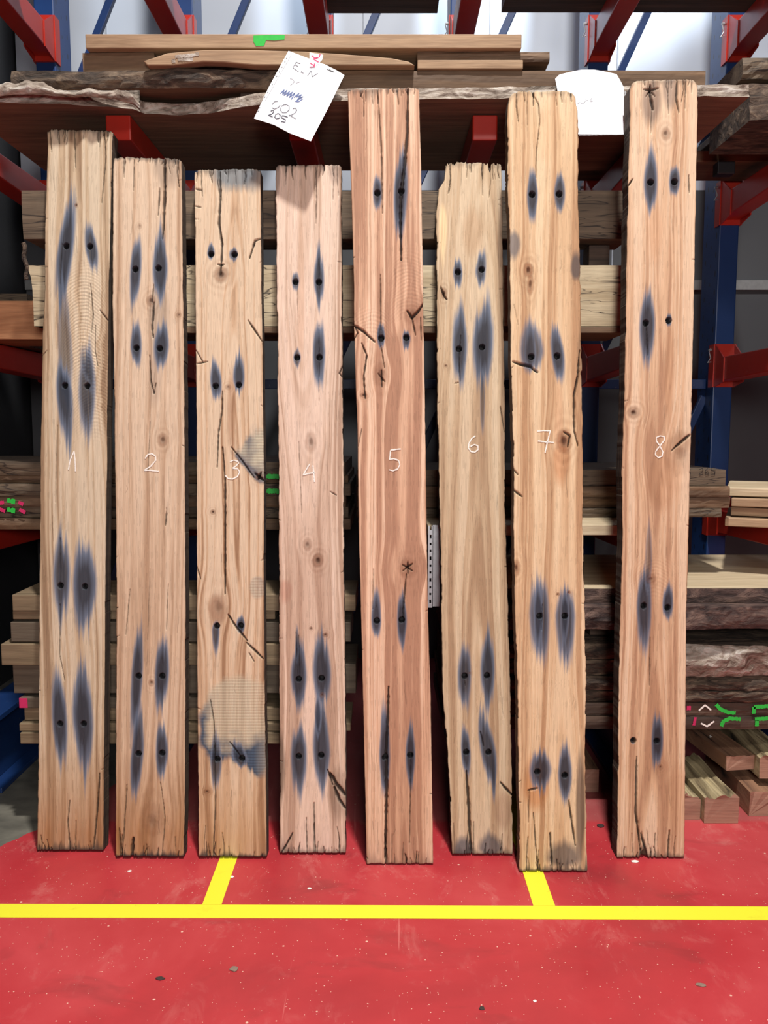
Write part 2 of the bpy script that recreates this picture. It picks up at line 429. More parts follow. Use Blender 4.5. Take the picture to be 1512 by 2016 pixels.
# ------------------------------------------------------------------ boards on the rack
def board(name, label, m, x0, x1, y0, dep, z0, z1, cat='board', group=None, edge=.003, wav=.0, seed=1, taper=0, edge_mat=None, em_name='bark_edge', seg=None):
    """long board along X; y0 front; wav = roughness of the front (live) edge"""
    Lg = x1-x0; nx = seg or max(2, int(Lg/.018) if wav else 2); nz = 5 if wav else 1; H = z1-z0
    root = Vector((x0, y0, z0)); V = []; Fc = []
    # profile around: front column (nz+1), then back top, back bottom
    for i in range(nx+1):
        t = i/nx; X = Lg*t
        for j in range(nz+1):
            h = j/nz; dy = 0; dz = 0
            if wav:
                big = (float(fbm(X*2.2+seed, h*.6, seed)) - .5)*wav*3.0
                sm = (float(fbm(X*22+seed, h*5+seed, seed+3, 3)) - .5)*wav*.9
                dy = big + sm + wav*.5*abs(2*h-1)**2
                dz = 0 if j in (0,) else (float(vn(X*9, j*2, seed+5))-.5)*min(wav, H)*.25
                if j == nz: dz = min(dz, 0)
            xo = taper*(1-h)*(1 if i == 0 else 0)
            V.append((X+xo, max(dy, -.02), H*h+dz))
        V.append((X, dep, H)); V.append((X+(taper if i == 0 else 0), dep, 0))
    k = nz+3
    for i in range(nx):
        for j in range(k):
            a, b = i*k+j, i*k+(j+1) % k
            Fc.append((a, a+k, b+k, b))
    Fc += [tuple(reversed(range(k))), tuple(nx*k+j for j in range(k))]
    o = obj(name, V, Fc, m, None, root)
    bm = bmesh.new(); bm.from_mesh(o.data); bmesh.ops.recalc_face_normals(bm, faces=bm.faces); bm.to_mesh(o.data); bm.free()
    if edge_mat:
        o.data.materials.append(M[edge_mat])
        for p in o.data.polygons:
            if all(vi % k <= nz for vi in p.vertices) and len(p.vertices) == 4: p.material_index = 1
    if not wav: bevel(o, edge)
    tag(o, label, cat, group)
    return o
def X(px, py, Y): return at(px, py, Y).x
def Z(py, Y): return at(CX, py, Y).z

# --- level b
board('board', 'dark brown board high on the top arms at the upper right', 'dark', X(1000,15,3.95), 2.5, 3.92, .25, 3.502, 3.57, wav=.006, seed=3)
board('board', 'thin dark board at the very top edge above the middle arms', 'dark', X(640,2,4.0), X(866,2,4.0), 4.0, .18, 3.502, 3.55)

for i, (xa, xb, m_) in enumerate(((-2.1, -.2, 'brown'), (-.18, 1.4, 'grey_brown'), (1.42, 2.9, 'brown'))):  # unseen boards added over the rack to shade what lies behind
    board('board', ['wide board on the top arms above the left part of the rack', 'wide board on the top arms above the middle of the rack', 'wide board on the top arms above the right part of the rack'][i], m_, xa, xb, 3.22, .66, 3.502, 3.56)

# --- level a : big live edge slab seen from below
pl = [(-90,202),(-30,201),(60,203),(130,205),(200,210),(262,215),(285,224),(350,226),(420,222),(450,216),(500,207),(560,202),(700,198),(850,196),(1000,194),(1200,192),(1375,190),(1476,190)]
front = [atz(x, y, 2.712) for x, y in pl]
Q = []
for a, b in zip(front[:-1], front[1:]):
    n = max(2, int((b-a).length/.02))
    Q += [a.lerp(b, i/n) for i in range(n)]
Q.append(front[-1]); TH = .046
V = []; Fc = []; K = 7
for i, p in enumerate(Q):
    for j in range(5):
        h = j/4; r = .012*(float(fbm(i*.35, j*1.1, 9))-.5)*2
        V.append((p.x, p.y + r + .015*h, 2.712 + TH*h))
    V.append((p.x, 3.95, 2.712+TH)); V.append((p.x, 3.95, 2.712))
for i in range(len(Q)-1):
    for j in range(K): a, b = i*K+j, i*K+(j+1) % K; Fc.append((a, a+K, b+K, b))
Fc += [tuple(reversed(range(K))), tuple((len(Q)-1)*K+j for j in range(K))]
org = Vector((Q[0].x, Q[0].y, 2.712))
slab = obj('live_edge_slab', [Vector(v)-org for v in V], Fc, 'slab', None, org)
slab.data.materials.append(M['bark_light'])
for p in slab.data.polygons:
    if all(v % K <= 4 for v in p.vertices) and len(p.vertices) == 4: p.material_index = 1
bm = bmesh.new(); bm.from_mesh(slab.data); bmesh.ops.recalc_face_normals(bm, faces=bm.faces); bm.to_mesh(slab.data); bm.free()
tag(slab, 'wide live edge slab lying lowest on the upper red arms, its brown underside showing', 'wood slab')
# curled pale bark on its left end
V = []; Fc = []; top = [(-70,168),(0,167),(12,160),(30,166),(50,158),(85,162),(110,176),(150,182),(175,172),(200,182),(230,176),(262,186),(276,205)]
bot = [(-70,190),(0,190),(12,188),(30,187),(50,186),(85,187),(110,190),(150,192),(175,190),(200,193),(230,196),(262,206),(276,216)]
NX = 90; NJ = 9
for i in range(NX+1):
    px = -70 + (276+70)*i/NX
    yt = np.interp(px, [a for a, _ in top], [b for _, b in top]) + 5*(float(fbm(px*.09, 2, 4))-.5)
    yb = np.interp(px, [a for a, _ in bot], [b for _, b in bot])
    for j in range(NJ+1):
        h = j/NJ; r = .03*(float(fbm(px*.07, h*3, 6, 4))-.5) - .018*math.sin(h*math.pi)
        p = at(px, yb + (yt-yb)*h, np.interp(px, [-70,200,276], [3.10,3.11,3.16]) + r)
        V.append(tuple(p))
    p = at(px, yt, 3.17); V.append(tuple(p)); p = at(px, yb, 3.17); V.append((p.x, p.y, max(p.z, 2.765)))
K2 = NJ+3
for i in range(NX):
    for j in range(K2): a, b = i*K2+j, i*K2+(j+1) % K2; Fc.append((a, a+K2, b+K2, b))
Fc += [tuple(reversed(range(K2))), tuple(NX*K2+j for j in range(K2))]
be = obj('curled_bark', [Vector(v)-org for v in V], Fc, 'bark_light', slab, None, smooth=True); be['label'] = 'curled pale bark along the edge'

Y2 = 3.2
sx = [X(p, 180, Y2) for p in (120, 480, 900, 1300)]
for i, (x, lb) in enumerate(zip(sx, ('left of the curled bark end', 'left of the tilted paper', 'behind the plank chalked 6', 'behind the plank chalked 8'))):
    board('spacer_stick', 'thin wooden spacer stick on the wide slab, ' + lb, 'dark', x-.02, x+.02, 3.24, .3, 2.76, 2.783, 'spacer stick', 'spacer sticks under the upper boards')
board('bark_board', 'dark bark edged board lying above the curled pale bark', 'brown', X(20,150,Y2), X(650,150,Y2), Y2, .4, 2.785, 2.85, wav=.02, seed=5, edge_mat='bark')
board('board', 'long brown sawn board running behind the tops of the tallest planks', 'brown', X(656,150,Y2), X(1391,150,Y2), Y2+.01, .4, 2.785, 2.85, wav=.004, seed=8)
board('board', 'short brown board end at the left under the straight top board', 'brown', X(157,118,Y2), X(300,118,Y2), Y2+.03, .3, 2.852, 2.921, wav=.004, seed=11)
oc = [(282,120),(330,104),(400,98),(500,98),(600,101),(700,108),(770,114),(805,121),(817,131),(810,136),(740,136),(700,133),(600,130),(500,128),(440,122),(400,121),(340,133),(290,137)]
P = [at(x, y, Y2-.03) for x, y in oc]; P = [Vector((p.x, p.y, max(2.8525, min(p.z, 2.9215)))) for p in P]
mb = MB().prism(P, (0, .045, 0)); o = mb.build('live_edge_board', 'tan', origin=P[0]); bevel(o, .004)
tag(o, 'pale yellowish live edge board with a curved outline, just under the straight top board', 'board')
pp = ribbon_mb([[(345,112),(375,109),(392,106)],[(350,118),(380,117)],[(338,121),(345,120)]], lambda x, y: at(x, y, Y2-.031)-P[0], .011, (0,-1,0)); o2 = pp.build('pale_patch', 'bark_light', o)
board('board', 'rough brown board with a broken right end under the straight top board', 'brown', X(822,118,Y2), X(1084,118,Y2), Y2+.02, .3, 2.886, 2.921, wav=.008, seed=14)
board('board', 'thin sawn brown board with a clean right end above the long brown board', 'tan', X(822,118,Y2), X(1030,118,Y2), Y2+.0, .3, 2.852, 2.884, seed=15)
tb = board('board', 'straight pale sawn board on top of the upper stack with a green spray mark', 'tan', X(168,80,Y2), X(1027,80,Y2), Y2, .35, 2.924, 2.974)
o = MB().prism([at(x, y, Y2-.0006)-tb.location for x, y in [(499,70),(530,69),(561,69),(560,78),(540,80),(524,79),(520,90),(504,91),(499,82)]], (0,-.001,0)).build('green_mark', 'green', tb); o['label'] = 'bright green spray paint mark'

# right hand neighbour stack
o = MB().box(1.53, 2.4, 3.36, 4.25, 2.865, 2.9).build('sloping_board', 'grey_brown', origin=(1.53,3.36,2.865)); bevel(o); tag(o, 'grey plank whose long edge runs back beside the plank chalked 8', 'board')
board('bark_block', 'thick grey bark covered block at the right edge of the photo', 'bark', X(1484,200,3.3), 2.5, 3.33, .4, 2.715, 2.86, wav=.03, seed=21)
board('log_end', 'weathered grey log end at the upper right corner stack', 'grey_brown', X(1466,130,3.4), 2.5, 3.42, .4, 2.905, 2.985, wav=.02, seed=22)
board('board', 'brown board lying deep on the upper arms at the right', 'brown', X(1150,320,3.98), 2.5, 3.98, .3, 2.76, 2.81)
t = empty('square_tube', (X(1430,330,4.0), 4.0, 2.64)); 
bpy.data.objects.remove(t)
o = MB().box(X(1413,330,3.9), X(1448,330,3.9), 3.9, 3.96, Z(342,3.9), Z(317,3.9)).build('black_block', 'black', origin=(X(1430,330,3.9),3.9,Z(342,3.9))); bevel(o)
tag(o, 'small black square block among the boards at the upper right', 'block')

# --- level c
board('board', 'thin brown board under the long cream beam', 'brown', X(97,650,Y2), X(1236,650,Y2), Y2, .3, 1.897, 1.921)
cb = board('oak_beam', 'long cream cracked oak beam behind the planks at middle height', 'cream', X(55,580,Y2), X(1240,580,Y2), Y2, .2, 1.923, 2.148, 'beam', 'heavy beams on the middle arms', wav=.003, seed=31, taper=.07)
for i, (px, lb) in enumerate(((140, 'behind the plank chalked 1'), (620, 'behind the plank chalked 4'), (1180, 'between the planks chalked 7 and 8'))):
    board('bearer_block', 'dark bearer block between the two heavy beams, ' + lb, 'dark', X(px,500,3.3)-.04, X(px,500,3.3)+.04, 3.3, .1, 2.15, 2.243, 'bearer block', 'bearer blocks between the heavy beams')
ub = board('oak_beam', 'long grey brown beam directly above the cream cracked beam', 'grey_brown', X(45,440,Y2), X(1240,440,Y2), Y2, .2, 2.245, 2.42, 'beam', 'heavy beams on the middle arms', wav=.004, seed=33)
fb = MB(); fb.tube([at(46+4*math.sin(k*1.3)*.6+k*.9, 478+k*8, 3.203) - ub.location for k in range(10)], .008, 6)
fb.build('hanging_bark_strip', 'bark', ub)
board('pine_beam', 'orange knotty beam end sticking in from the left edge', 'orange', -1.95, X(92,620,3.43), 3.43, .3, 1.897, Z(592,3.43), 'beam')
board('board', 'grey board lying behind the orange beam end at the left edge', 'grey_brown', -1.95, X(60,580,3.8), 3.76, .3, 1.897, Z(578,3.76))

# --- level d
board('pale_board', 'pale sawn board lowest under the waney boards between planks 7 and 8', 'pale', X(842,1040,Y2), X(1300,1040,Y2), Y2, .6, 1.122, 1.163)
zs = [1.165, 1.204, 1.25, 1.297, 1.365]; ends = [1424, 1440, 1437, 1430]
nm = ['lowest', 'second from the bottom', 'third from the bottom', 'topmost, numbered,']
for i in range(4):
    o = board('waney_board', 'brown waney board, %s of the stack beside plank 8' % nm[i], ['grey_brown','brown','brown','grey_brown'][i], X(702,960,3.45), X(ends[i],960,3.45), 3.45+.012*(i % 2), .7, zs[i], zs[i+1]-.002, group='waney boards at waist height on the right', wav=.008 if i < 3 else .002, seed=41+i)
    if i == 3:
        def t3(x, y): return at(x, y, 3.4585) - o.location
        q = ribbon_mb([[(1377,924),(1383,922),(1384,928),(1376,934),(1385,935)],[(1394,921),(1388,928),(1389,934),(1395,933),(1395,929),(1389,929)],[(1409,920),(1400,921),(1400,926),(1408,928),(1407,934),(1399,934)],[(1352,926),(1360,925)],[(1352,931),(1359,930),(1359,934)]], t3, .0018, (0,-1,0))
        q.build('handwriting', 'black', o)
zs2 = [1.122, 1.168, 1.214, 1.262, 1.312, 1.345, 1.40]
n2 = ['lowest', 'second', 'third', 'fourth', 'fifth', 'topmost']
for i in range(6):
    o = board('waney_board', 'brown waney board, %s from below in the stack behind planks 1 to 4' % n2[i] if i < 5 else 'brown waney board, topmost of the stack behind planks 1 to 4', ['brown','grey_brown'][i % 2], -1.95, X(690,960,3.4)-(i % 3)*.01, 3.38+.015*((i*2) % 3), .7, zs2[i], zs2[i+1]-.002, group='waney boards at waist height on the left', wav=.008, seed=51+i)
    if i in (1, 2):
        y = [0, 1003, 985][i]; t3 = lambda x, yy: at(x, yy, 3.37) - o.location
        for st_ in ([[(-5,y-2),(10,y+3)],[(38,y),(50,y+6)]] if i == 1 else [[(-6,y+6),(8,y+4)],[(36,y+4),(46,y+8)]]):
            ribbon_mb([st_], t3, .014, (0,-1,0)).build('pink_mark', 'pink', o)['label'] = 'pink spray paint mark'
        for st_ in [[(14,y),(30,y+3)],[(519,(y-1000)*1.6+962),(550,(y-1000)*1.6+962)]]:
            ribbon_mb([st_], t3, .018, (0,-1,0), seed=3).build('green_mark', 'green', o)['label'] = 'green spray paint mark'
rz = -.42
for i in range(4):
    e = MB().box(0, .8, 0, .5, 0, .036).build('sawn_board', 'pale' if i == 3 else 'tan')
    p = atz([1452,1448,1440,1434][i], [1018,998,976,958][i], 1.122+.04*i); e.location = (1.45+.012*((i*3) % 4), 3.50+.03*(i % 2), 1.122+.042*i); e.rotation_euler = (0, 0, rz); bevel(e)
    tag(e, 'clean sawn board, %s of the small stack at the right edge' % ['lowest', 'second from below', 'third from below', 'pale topmost'][i], 'board', 'clean sawn boards at the right edge')

# --- level e, right
def E(label, name, m, p0, p1, y0, dep, z0, z1, **k): return board(name, label, m, X(p0,1300,y0), X(p1,1300,y0), y0, dep, z0, z1, group='slabs on the lowest arms at the right', **k)
E('flat dark board lowest on the right with green and pink spray marks', 'waney_board', 'dark', 872, 1680, 3.2, .6, .342, .392, wav=.005, seed=61)
eb1 = bpy.context.scene.collection.objects[-1]
E('flat dark board second from the bottom on the right with green and white spray marks', 'waney_board', 'dark', 876, 1680, 3.205, .6, .394, .446, wav=.005, seed=62)
eb2 = bpy.context.scene.collection.objects[-1]
E('bark edged slab resting on the sprayed dark boards', 'bark_slab', 'bark', 874, 1680, 3.2, .6, .448, .5, wav=.02, seed=63)
E('bark edged slab under the lumpy slab at the right', 'bark_slab', 'bark', 880, 1680, 3.19, .6, .502, .558, wav=.025, seed=64)
E('lumpy weathered slab with pale bark right of the plank chalked 8', 'bark_slab', 'bark', 1346, 1700, 3.17, .6, .56, .69, wav=.05, seed=65, edge_mat='bark_light')
E('thin bark slab behind the plank chalked 7 near the floor', 'bark_slab', 'bark', 880, 1338, 3.2, .6, .56, .622, wav=.025, seed=66)
E('dark bark slab just above the thin one behind the plank chalked 7', 'bark_slab', 'bark', 884, 1336, 3.21, .6, .624, .688, wav=.02, seed=67)
for px, lb in ((960, 'behind the plank chalked 6'), (1180, 'between the planks chalked 7 and 8'), (1600, 'at the right edge')):
    board('bearer_block', 'dark bearer block below the thick purple slab, ' + lb, 'dark', X(px,1250,3.35)-.045, X(px,1250,3.35)+.045, 3.33, .1, .692, .765, 'bearer block', 'bearer blocks under the purple slab')
E('thick purple brown live edge slab below the pale wide board', 'live_edge_slab', 'bark_purple', 868, 1700, 3.12, .6, .767, .855, wav=.022, seed=68)
E('wide pale sawn board with dark edge, top of the lowest stack at the right', 'wide_board', 'pale', 990, 1700, 3.2, .85, .857, .912, wav=.005, seed=69, edge_mat='bark_purple')
def tE(o, Yv): return lambda x, y: at(x, y, Yv) - o.location
for o, Yv, marks in ((eb2, 3.194, (('green', [[(1410,1387),(1418,1396),(1432,1402),(1448,1404)],[(1484,1392),(1512,1390)],[(1484,1392),(1484,1405)]], .014), ('pink', [[(1352,1394),(1360,1394)]], .016), ('chalk', [[(1376,1399),(1388,1388),(1400,1398)]], .006))),
                     (eb1, 3.19, (('green', [[(1420,1430),(1424,1420),(1436,1414),(1458,1416)],[(1486,1416),(1512,1414)],[(1490,1418),(1490,1430)]], .014), ('pink', [[(1369,1412),(1366,1428)]], .010), ('chalk', [[(1380,1424),(1392,1430),(1406,1420)]], .006)))):
    for mm, st, wd in marks:
        for s__ in st: ribbon_mb([s__], tE(o, Yv), wd, (0,-1,0)).build({'green':'green_mark','pink':'pink_mark','chalk':'chalk_mark'}[mm], mm, o)['label'] = {'green':'green spray paint mark','pink':'pink spray paint mark','chalk':'white chalk mark'}[mm]
# perforated angle
p0 = at(842, 1185, 3.1)
zt, zb = Z(1035, 3.1), .858
mb = MB(); xa, xb = p0.x, X(852.5, 1100, 3.1)
zz = zb; slots = []
k = 0
mb.box(xa, xa+.006, 3.1, 3.103, zb, zt).box(xb-.006, xb, 3.1, 3.103, zb, zt)
while zz < zt-.01:
    mb.box(xa+.006, xb-.006, 3.1, 3.103, zz, min(zz+.017, zt)); zz += .017 + (.009 if k % 3 else .014); k += 1
mb.box(xb-.002, xb, 3.1, 3.12, zb, zt)
mb.box(xb, X(866,1100,3.13), 3.12, 3.122, zb, zt)
tag(mb.build('perforated_angle', 'steel', origin=(xa,3.1,zb)), 'galvanised perforated steel angle strip standing between the planks chalked 5 and 6', 'metal strip')

# --- level e, left: pile of timber offcuts
YO = 3.06
rows = [(24,1171,1203,'offcut'),(25,1205,1222,'offcut'),(21,1226,1265,'offcut_grey'),(2,1268,1310,'offcut'),(26,1312,1370,'offcut_grey'),(39,1376,1397,'offcut_grey'),(48,1399,1424,'offcut'),(38,1426,1441,'offcut'),(40,1443,1487,'offcut')]
lbl = ['pale timber on top of the offcut pile at the left','thin pale lath second from the top of the left offcut pile','grey timber third from the top of the left offcut pile','cream timber sticking out furthest left of the offcut pile','thick grey timber in the middle of the left offcut pile','brown lath with a red painted end in the left offcut pile','short cream timber above the lowest pair of the left offcut pile','thin pale lath resting on the lowest timber of the left offcut pile','cream timber lowest in the left offcut pile']
offs = [0,.02,.01,.0,.03,.015,.03,.01,.0]
zprev = None
zl = [Z(r[2], YO) for r in rows]; zh = [Z(r[1], YO) for r in rows]
for i in reversed(range(len(rows))):
    px, yt, yb, m = rows[i]; z0 = max(zl[i], (zprev or -1)+.001, .3365); z1 = max(zh[i], z0+.012); zprev = z1
    o = board('timber_offcut', lbl[i], m, X(px, (yt+yb)/2, YO+offs[i]), X([700,540,690,560,700,400,560,690,550][i], yt, YO), YO+offs[i], [.3,.25,.3,.28,.3,.22,.3,.25,.3][i], z0, z1, 'timber', 'timber offcuts piled at the lower left')
    if i == 5: MB().box(-.0015, .03, -.0015, .02, .002, z1-z0-.002).build('red_end', 'pink', o)['label'] = 'red painted end'

# --- blocks on the floor at the right
def block(label, m, p0, p1, yb, h, L_, rz=0, wcr=True, z0=0, tilt=0, y=None):
    A = atz(p0, yb, z0); B = atz(p1, yb, z0); wd = B.x-A.x; n = 26; nu = 14
    V = []; Fc = []
    for i in range(n+1):
        t = i/n; yy = L_*t
        for j in range(nu+1):
            s = j/nu; r = (float(fbm(s*9, yy*2.2, 8+p0*.01))-.5)
            z = h + (r*.05 if wcr else 0) - (.03*max(0, abs(s-.5)*2-.6) if wcr else 0)
            dy = .012*(float(vn(s*8, 3, p0))-.5) if i == 0 else 0
            V.append((wd*s, yy+dy, z))
        V.append((wd*(1+.0), yy, .0)); V.append((0, yy, 0))
    K = nu+3
    for i in range(n):
        for j in range(K): a, b = i*K+j, i*K+(j+1) % K; Fc.append((a, a+K, b+K, b))
    Fc += [tuple(range(K)), tuple(n*K+j for j in range(K))]
    o = obj('oak_block', V, Fc, m, None, (A.x, A.y, z0+.001))
    bm = bmesh.new(); bm.from_mesh(o.data); bmesh.ops.recalc_face_normals(bm, faces=bm.faces); bm.to_mesh(o.data); bm.free()
    o.data.materials.append(M['pink_end'])
    for p in o.data.polygons:
        if len(p.vertices) > 4: p.material_index = 1
    o.rotation_euler = (tilt, 0, rz)
    return tag(o, label, 'wood block', 'short oak blocks on the floor at the right')
def along(name, light, dark):
    m, nt, bs = mat(name); v = coords(nt, (26, 1.6, 8)); n1 = noise(nt, v, 1, 5, .8)
    c = ramp(nt, n1, [(.36, tuple(lin([q*.32 for q in dark]))), (.42, tuple(lin(dark))), (.62, tuple(lin(light)))]).outputs[0]
    L(nt, c, bs.inputs['Base Color']); bs.inputs['Roughness'].default_value = .8; bump(nt, bs, n1, .8, .012); return m
M['split'] = along('split_weathered_oak', (196,178,138), (120,104,76))
M['split_brown'] = along('sawn_brown_oak', (156,116,88), (128,92,70))
block('square ended split topped oak block beside the plank chalked 8', 'split', 1386, 1453, 1621, .108, .42)
block('oak block half hidden behind the right edge of the plank chalked 8', 'split', 1322, 1378, 1614, .10, .22)
block('oak block on the floor cut off by the right edge of the photo', 'split_brown', 1474, 1548, 1607, .10, .45, wcr=False)
b4 = block('smooth brown sawn block resting on the split oak blocks', 'split_brown', 1400, 1462, 1640, .06, .42, rz=.12, wcr=False)
p = at(1420, 1556, 3.28); b4.location = (p.x, 3.24, .152); b4.rotation_euler = (.0, 0, .12)
q = ribbon_mb([[(-.0,0),(.01,.008)],[(.004,.012),(.014,.01),(.008,.02)],[(.012,.022),(.02,.03)]], lambda x, y: Vector((.035+x, .2+y, .0605)), .003, (0,0,1)); q.build('chalk_mark', 'chalk', b4)
b5 = block('deeply cracked split oak log lying on top at the right edge', 'split', 1470, 1540, 1600, .10, .42)
b5.location = (X(1494,1550,3.2), 3.20, .136)
bb = block('far oak block in the shade left of the plank chalked 8', 'split_brown', 1124, 1178, 1560, .10, .3, wcr=False)

# ------------------------------------------------------------------ papers
def sheet(outline, y_top, y_bot, pt, pb, name, label, cat='paper', curl=.004):
    """outline px; plane leans from y_top at pixel row pt to y_bot at pixel row pb"""
    A, B = at(CX, pt, y_top), at(CX, pb, y_bot); d = (B-A).normalized(); n = Vector((1,0,0)).cross(d).normalized()
    if n.y > 0: n = -n
    def on(x, y, off=0):
        r = ray(x, y); o = Vector((0,0,CAMZ)); t = (A-o).dot(n)/r.dot(n); return o+r*t+n*off
    P = [on(*p) for p in outline]; org = P[0].copy()
    mb = MB().prism(P, -n*.0012)
    o = mb.build(name, 'paper', origin=org); tag(o, label, cat); return o, on, n, org
s1, on1, n1_, og1 = sheet([(568,100),(605,114),(640,127),(662,138),(678,148),(650,205),(612,278),(570,262),(540,246),(500,233),(530,170)], 3.125, 3.035, 100, 278, 'paper_sheet', 'tilted white paper in a punched plastic sleeve reading 002 and 205')
def mark(strokes, wd, m, name, par, on, n, org, off=.0006, lab=None):
    o = ribbon_mb([[p for p in s] for s in strokes], lambda x, y: on(x, y, off)-org, wd, n, .0006).build(name, m, par)
    if lab: o['label'] = lab
    return o
z = lambda X_, Y_: (490+X_*.13228, 90+Y_*.13228)
def zz_(L_): return [[z(*p) for p in s] for s in L_]
mark(zz_([[(705,245),(655,330)],[(705,245),(768,272)],[(680,285),(735,308)],[(655,330),(740,388)],[(790,372),(775,398),(815,410)],[(872,448),(925,378)],[(925,378),(945,465)],[(945,465),(1025,412)]]), .0022, 'ink', 'handwriting', s1, on1, n1_, og1)
mark(zz_([[(610,490),(650,500),(680,540),(615,595)],[(700,560),(768,535)]]), .0010, 'ink', 'handwriting', s1, on1, n1_, og1)
mark(zz_([[(470,715),(530,655),(500,730),(570,660),(520,745),(610,680),(560,760),(650,690),(600,775),(690,700),(630,800)],[(670,770),(750,710),(700,770),(790,730),(720,800),(810,760),(690,830),(740,835),(805,790)]]), .0034, 'ink_blue', 'crossed_out_scribble', s1, on1, n1_, og1)
mark(zz_([[(430,828),(380,835),(345,880),(345,925),(385,943),(440,920),(465,885)],[(525,880),(480,905),(470,960),(505,1000),(560,995),(600,955),(600,900),(560,878),(525,880)],[(650,940),(690,928),(715,960),(680,1010),(595,1050)],[(595,1030),(695,1088)]]), .0026, 'ink', 'handwriting', s1, on1, n1_, og1)
mark(zz_([[(325,975),(360,962),(375,985),(340,1020),(290,1038),(355,1062)],[(440,1010),(400,1025),(385,1065),(410,1090),(455,1080),(468,1035),(440,1010)],[(580,1065),(500,1040)],[(500,1040),(485,1075),(545,1100),(540,1140),(480,1130)]]), .0032, 'ink_dark', 'handwriting', s1, on1, n1_, og1)
hl = [(560,190),(537,240),(492,318),(450,392),(415,455),(347,577),(280,697),(240,763),(160,925),(137,975)]
mark([[ (z(a,b)[0]-.7, z(a,b)[1]), (z(a,b)[0]+.9, z(a,b)[1]+.3)] for a, b in hl], .0036, 'black', 'punched_hole', s1, on1, n1_, og1)['label'] = 'row of punched holes along the sleeve edge'
mark(zz_([[(620,160),(390,560),(240,830)]]), .0007, 'ink', 'sleeve_seam', s1, on1, n1_, og1)
tb_ = MB().prism([on1(*z(*p), .0016)-og1 for p in [(905,105),(1105,140),(1090,215),(1030,275),(985,325),(900,330)]], -n1_*.0008).build('tape_tab', 'paper', s1); tb_['label'] = 'white tape tab with pink strokes'
mark(zz_([[(935,150),(980,190),(1040,180)],[(1060,130),(1050,175)],[(1020,190),(950,210)],[(975,215),(1040,250)],[(915,265),(970,300)],[(910,320),(975,318),(980,270)]]), .0042, 'pink', 'pink_writing', s1, on1, n1_, og1, .0018)
mark(zz_([[(1160,345),(1210,380),(1275,395)],[(1195,355),(1260,390)]]), .0022, 'black', 'marker_smudge', s1, on1, n1_, og1)
s2, on2, n2_, og2 = sheet([(1093,155),(1101,147),(1125,141),(1145,137),(1170,137),(1192,141),(1214,146),(1222,160),(1228,172),(1229.5,215),(1230,264),(1100,264),(1100,190)], 3.105, 3.05, 137, 264, 'paper_sheet', 'white paper sheet with a rounded top hanging between the planks chalked 7 and 8')
mark([[(1137,203),(1140,204)],[(1141,194),(1141,202),(1147,204),(1152,200),(1154,194)],[(1153,199),(1157,197)],[(1165,192),(1162,200),(1167,199)],[(1164,194),(1164,207)]], .0009, 'ink', 'faint_handwriting', s2, on2, n2_, og2)
mark([[(1140,266),(1180,265.5),(1229,265)],[(1230.5,180),(1230.5,264)]], .003, 'steel', 'plastic_sleeve_edge', s2, on2, n2_, og2)

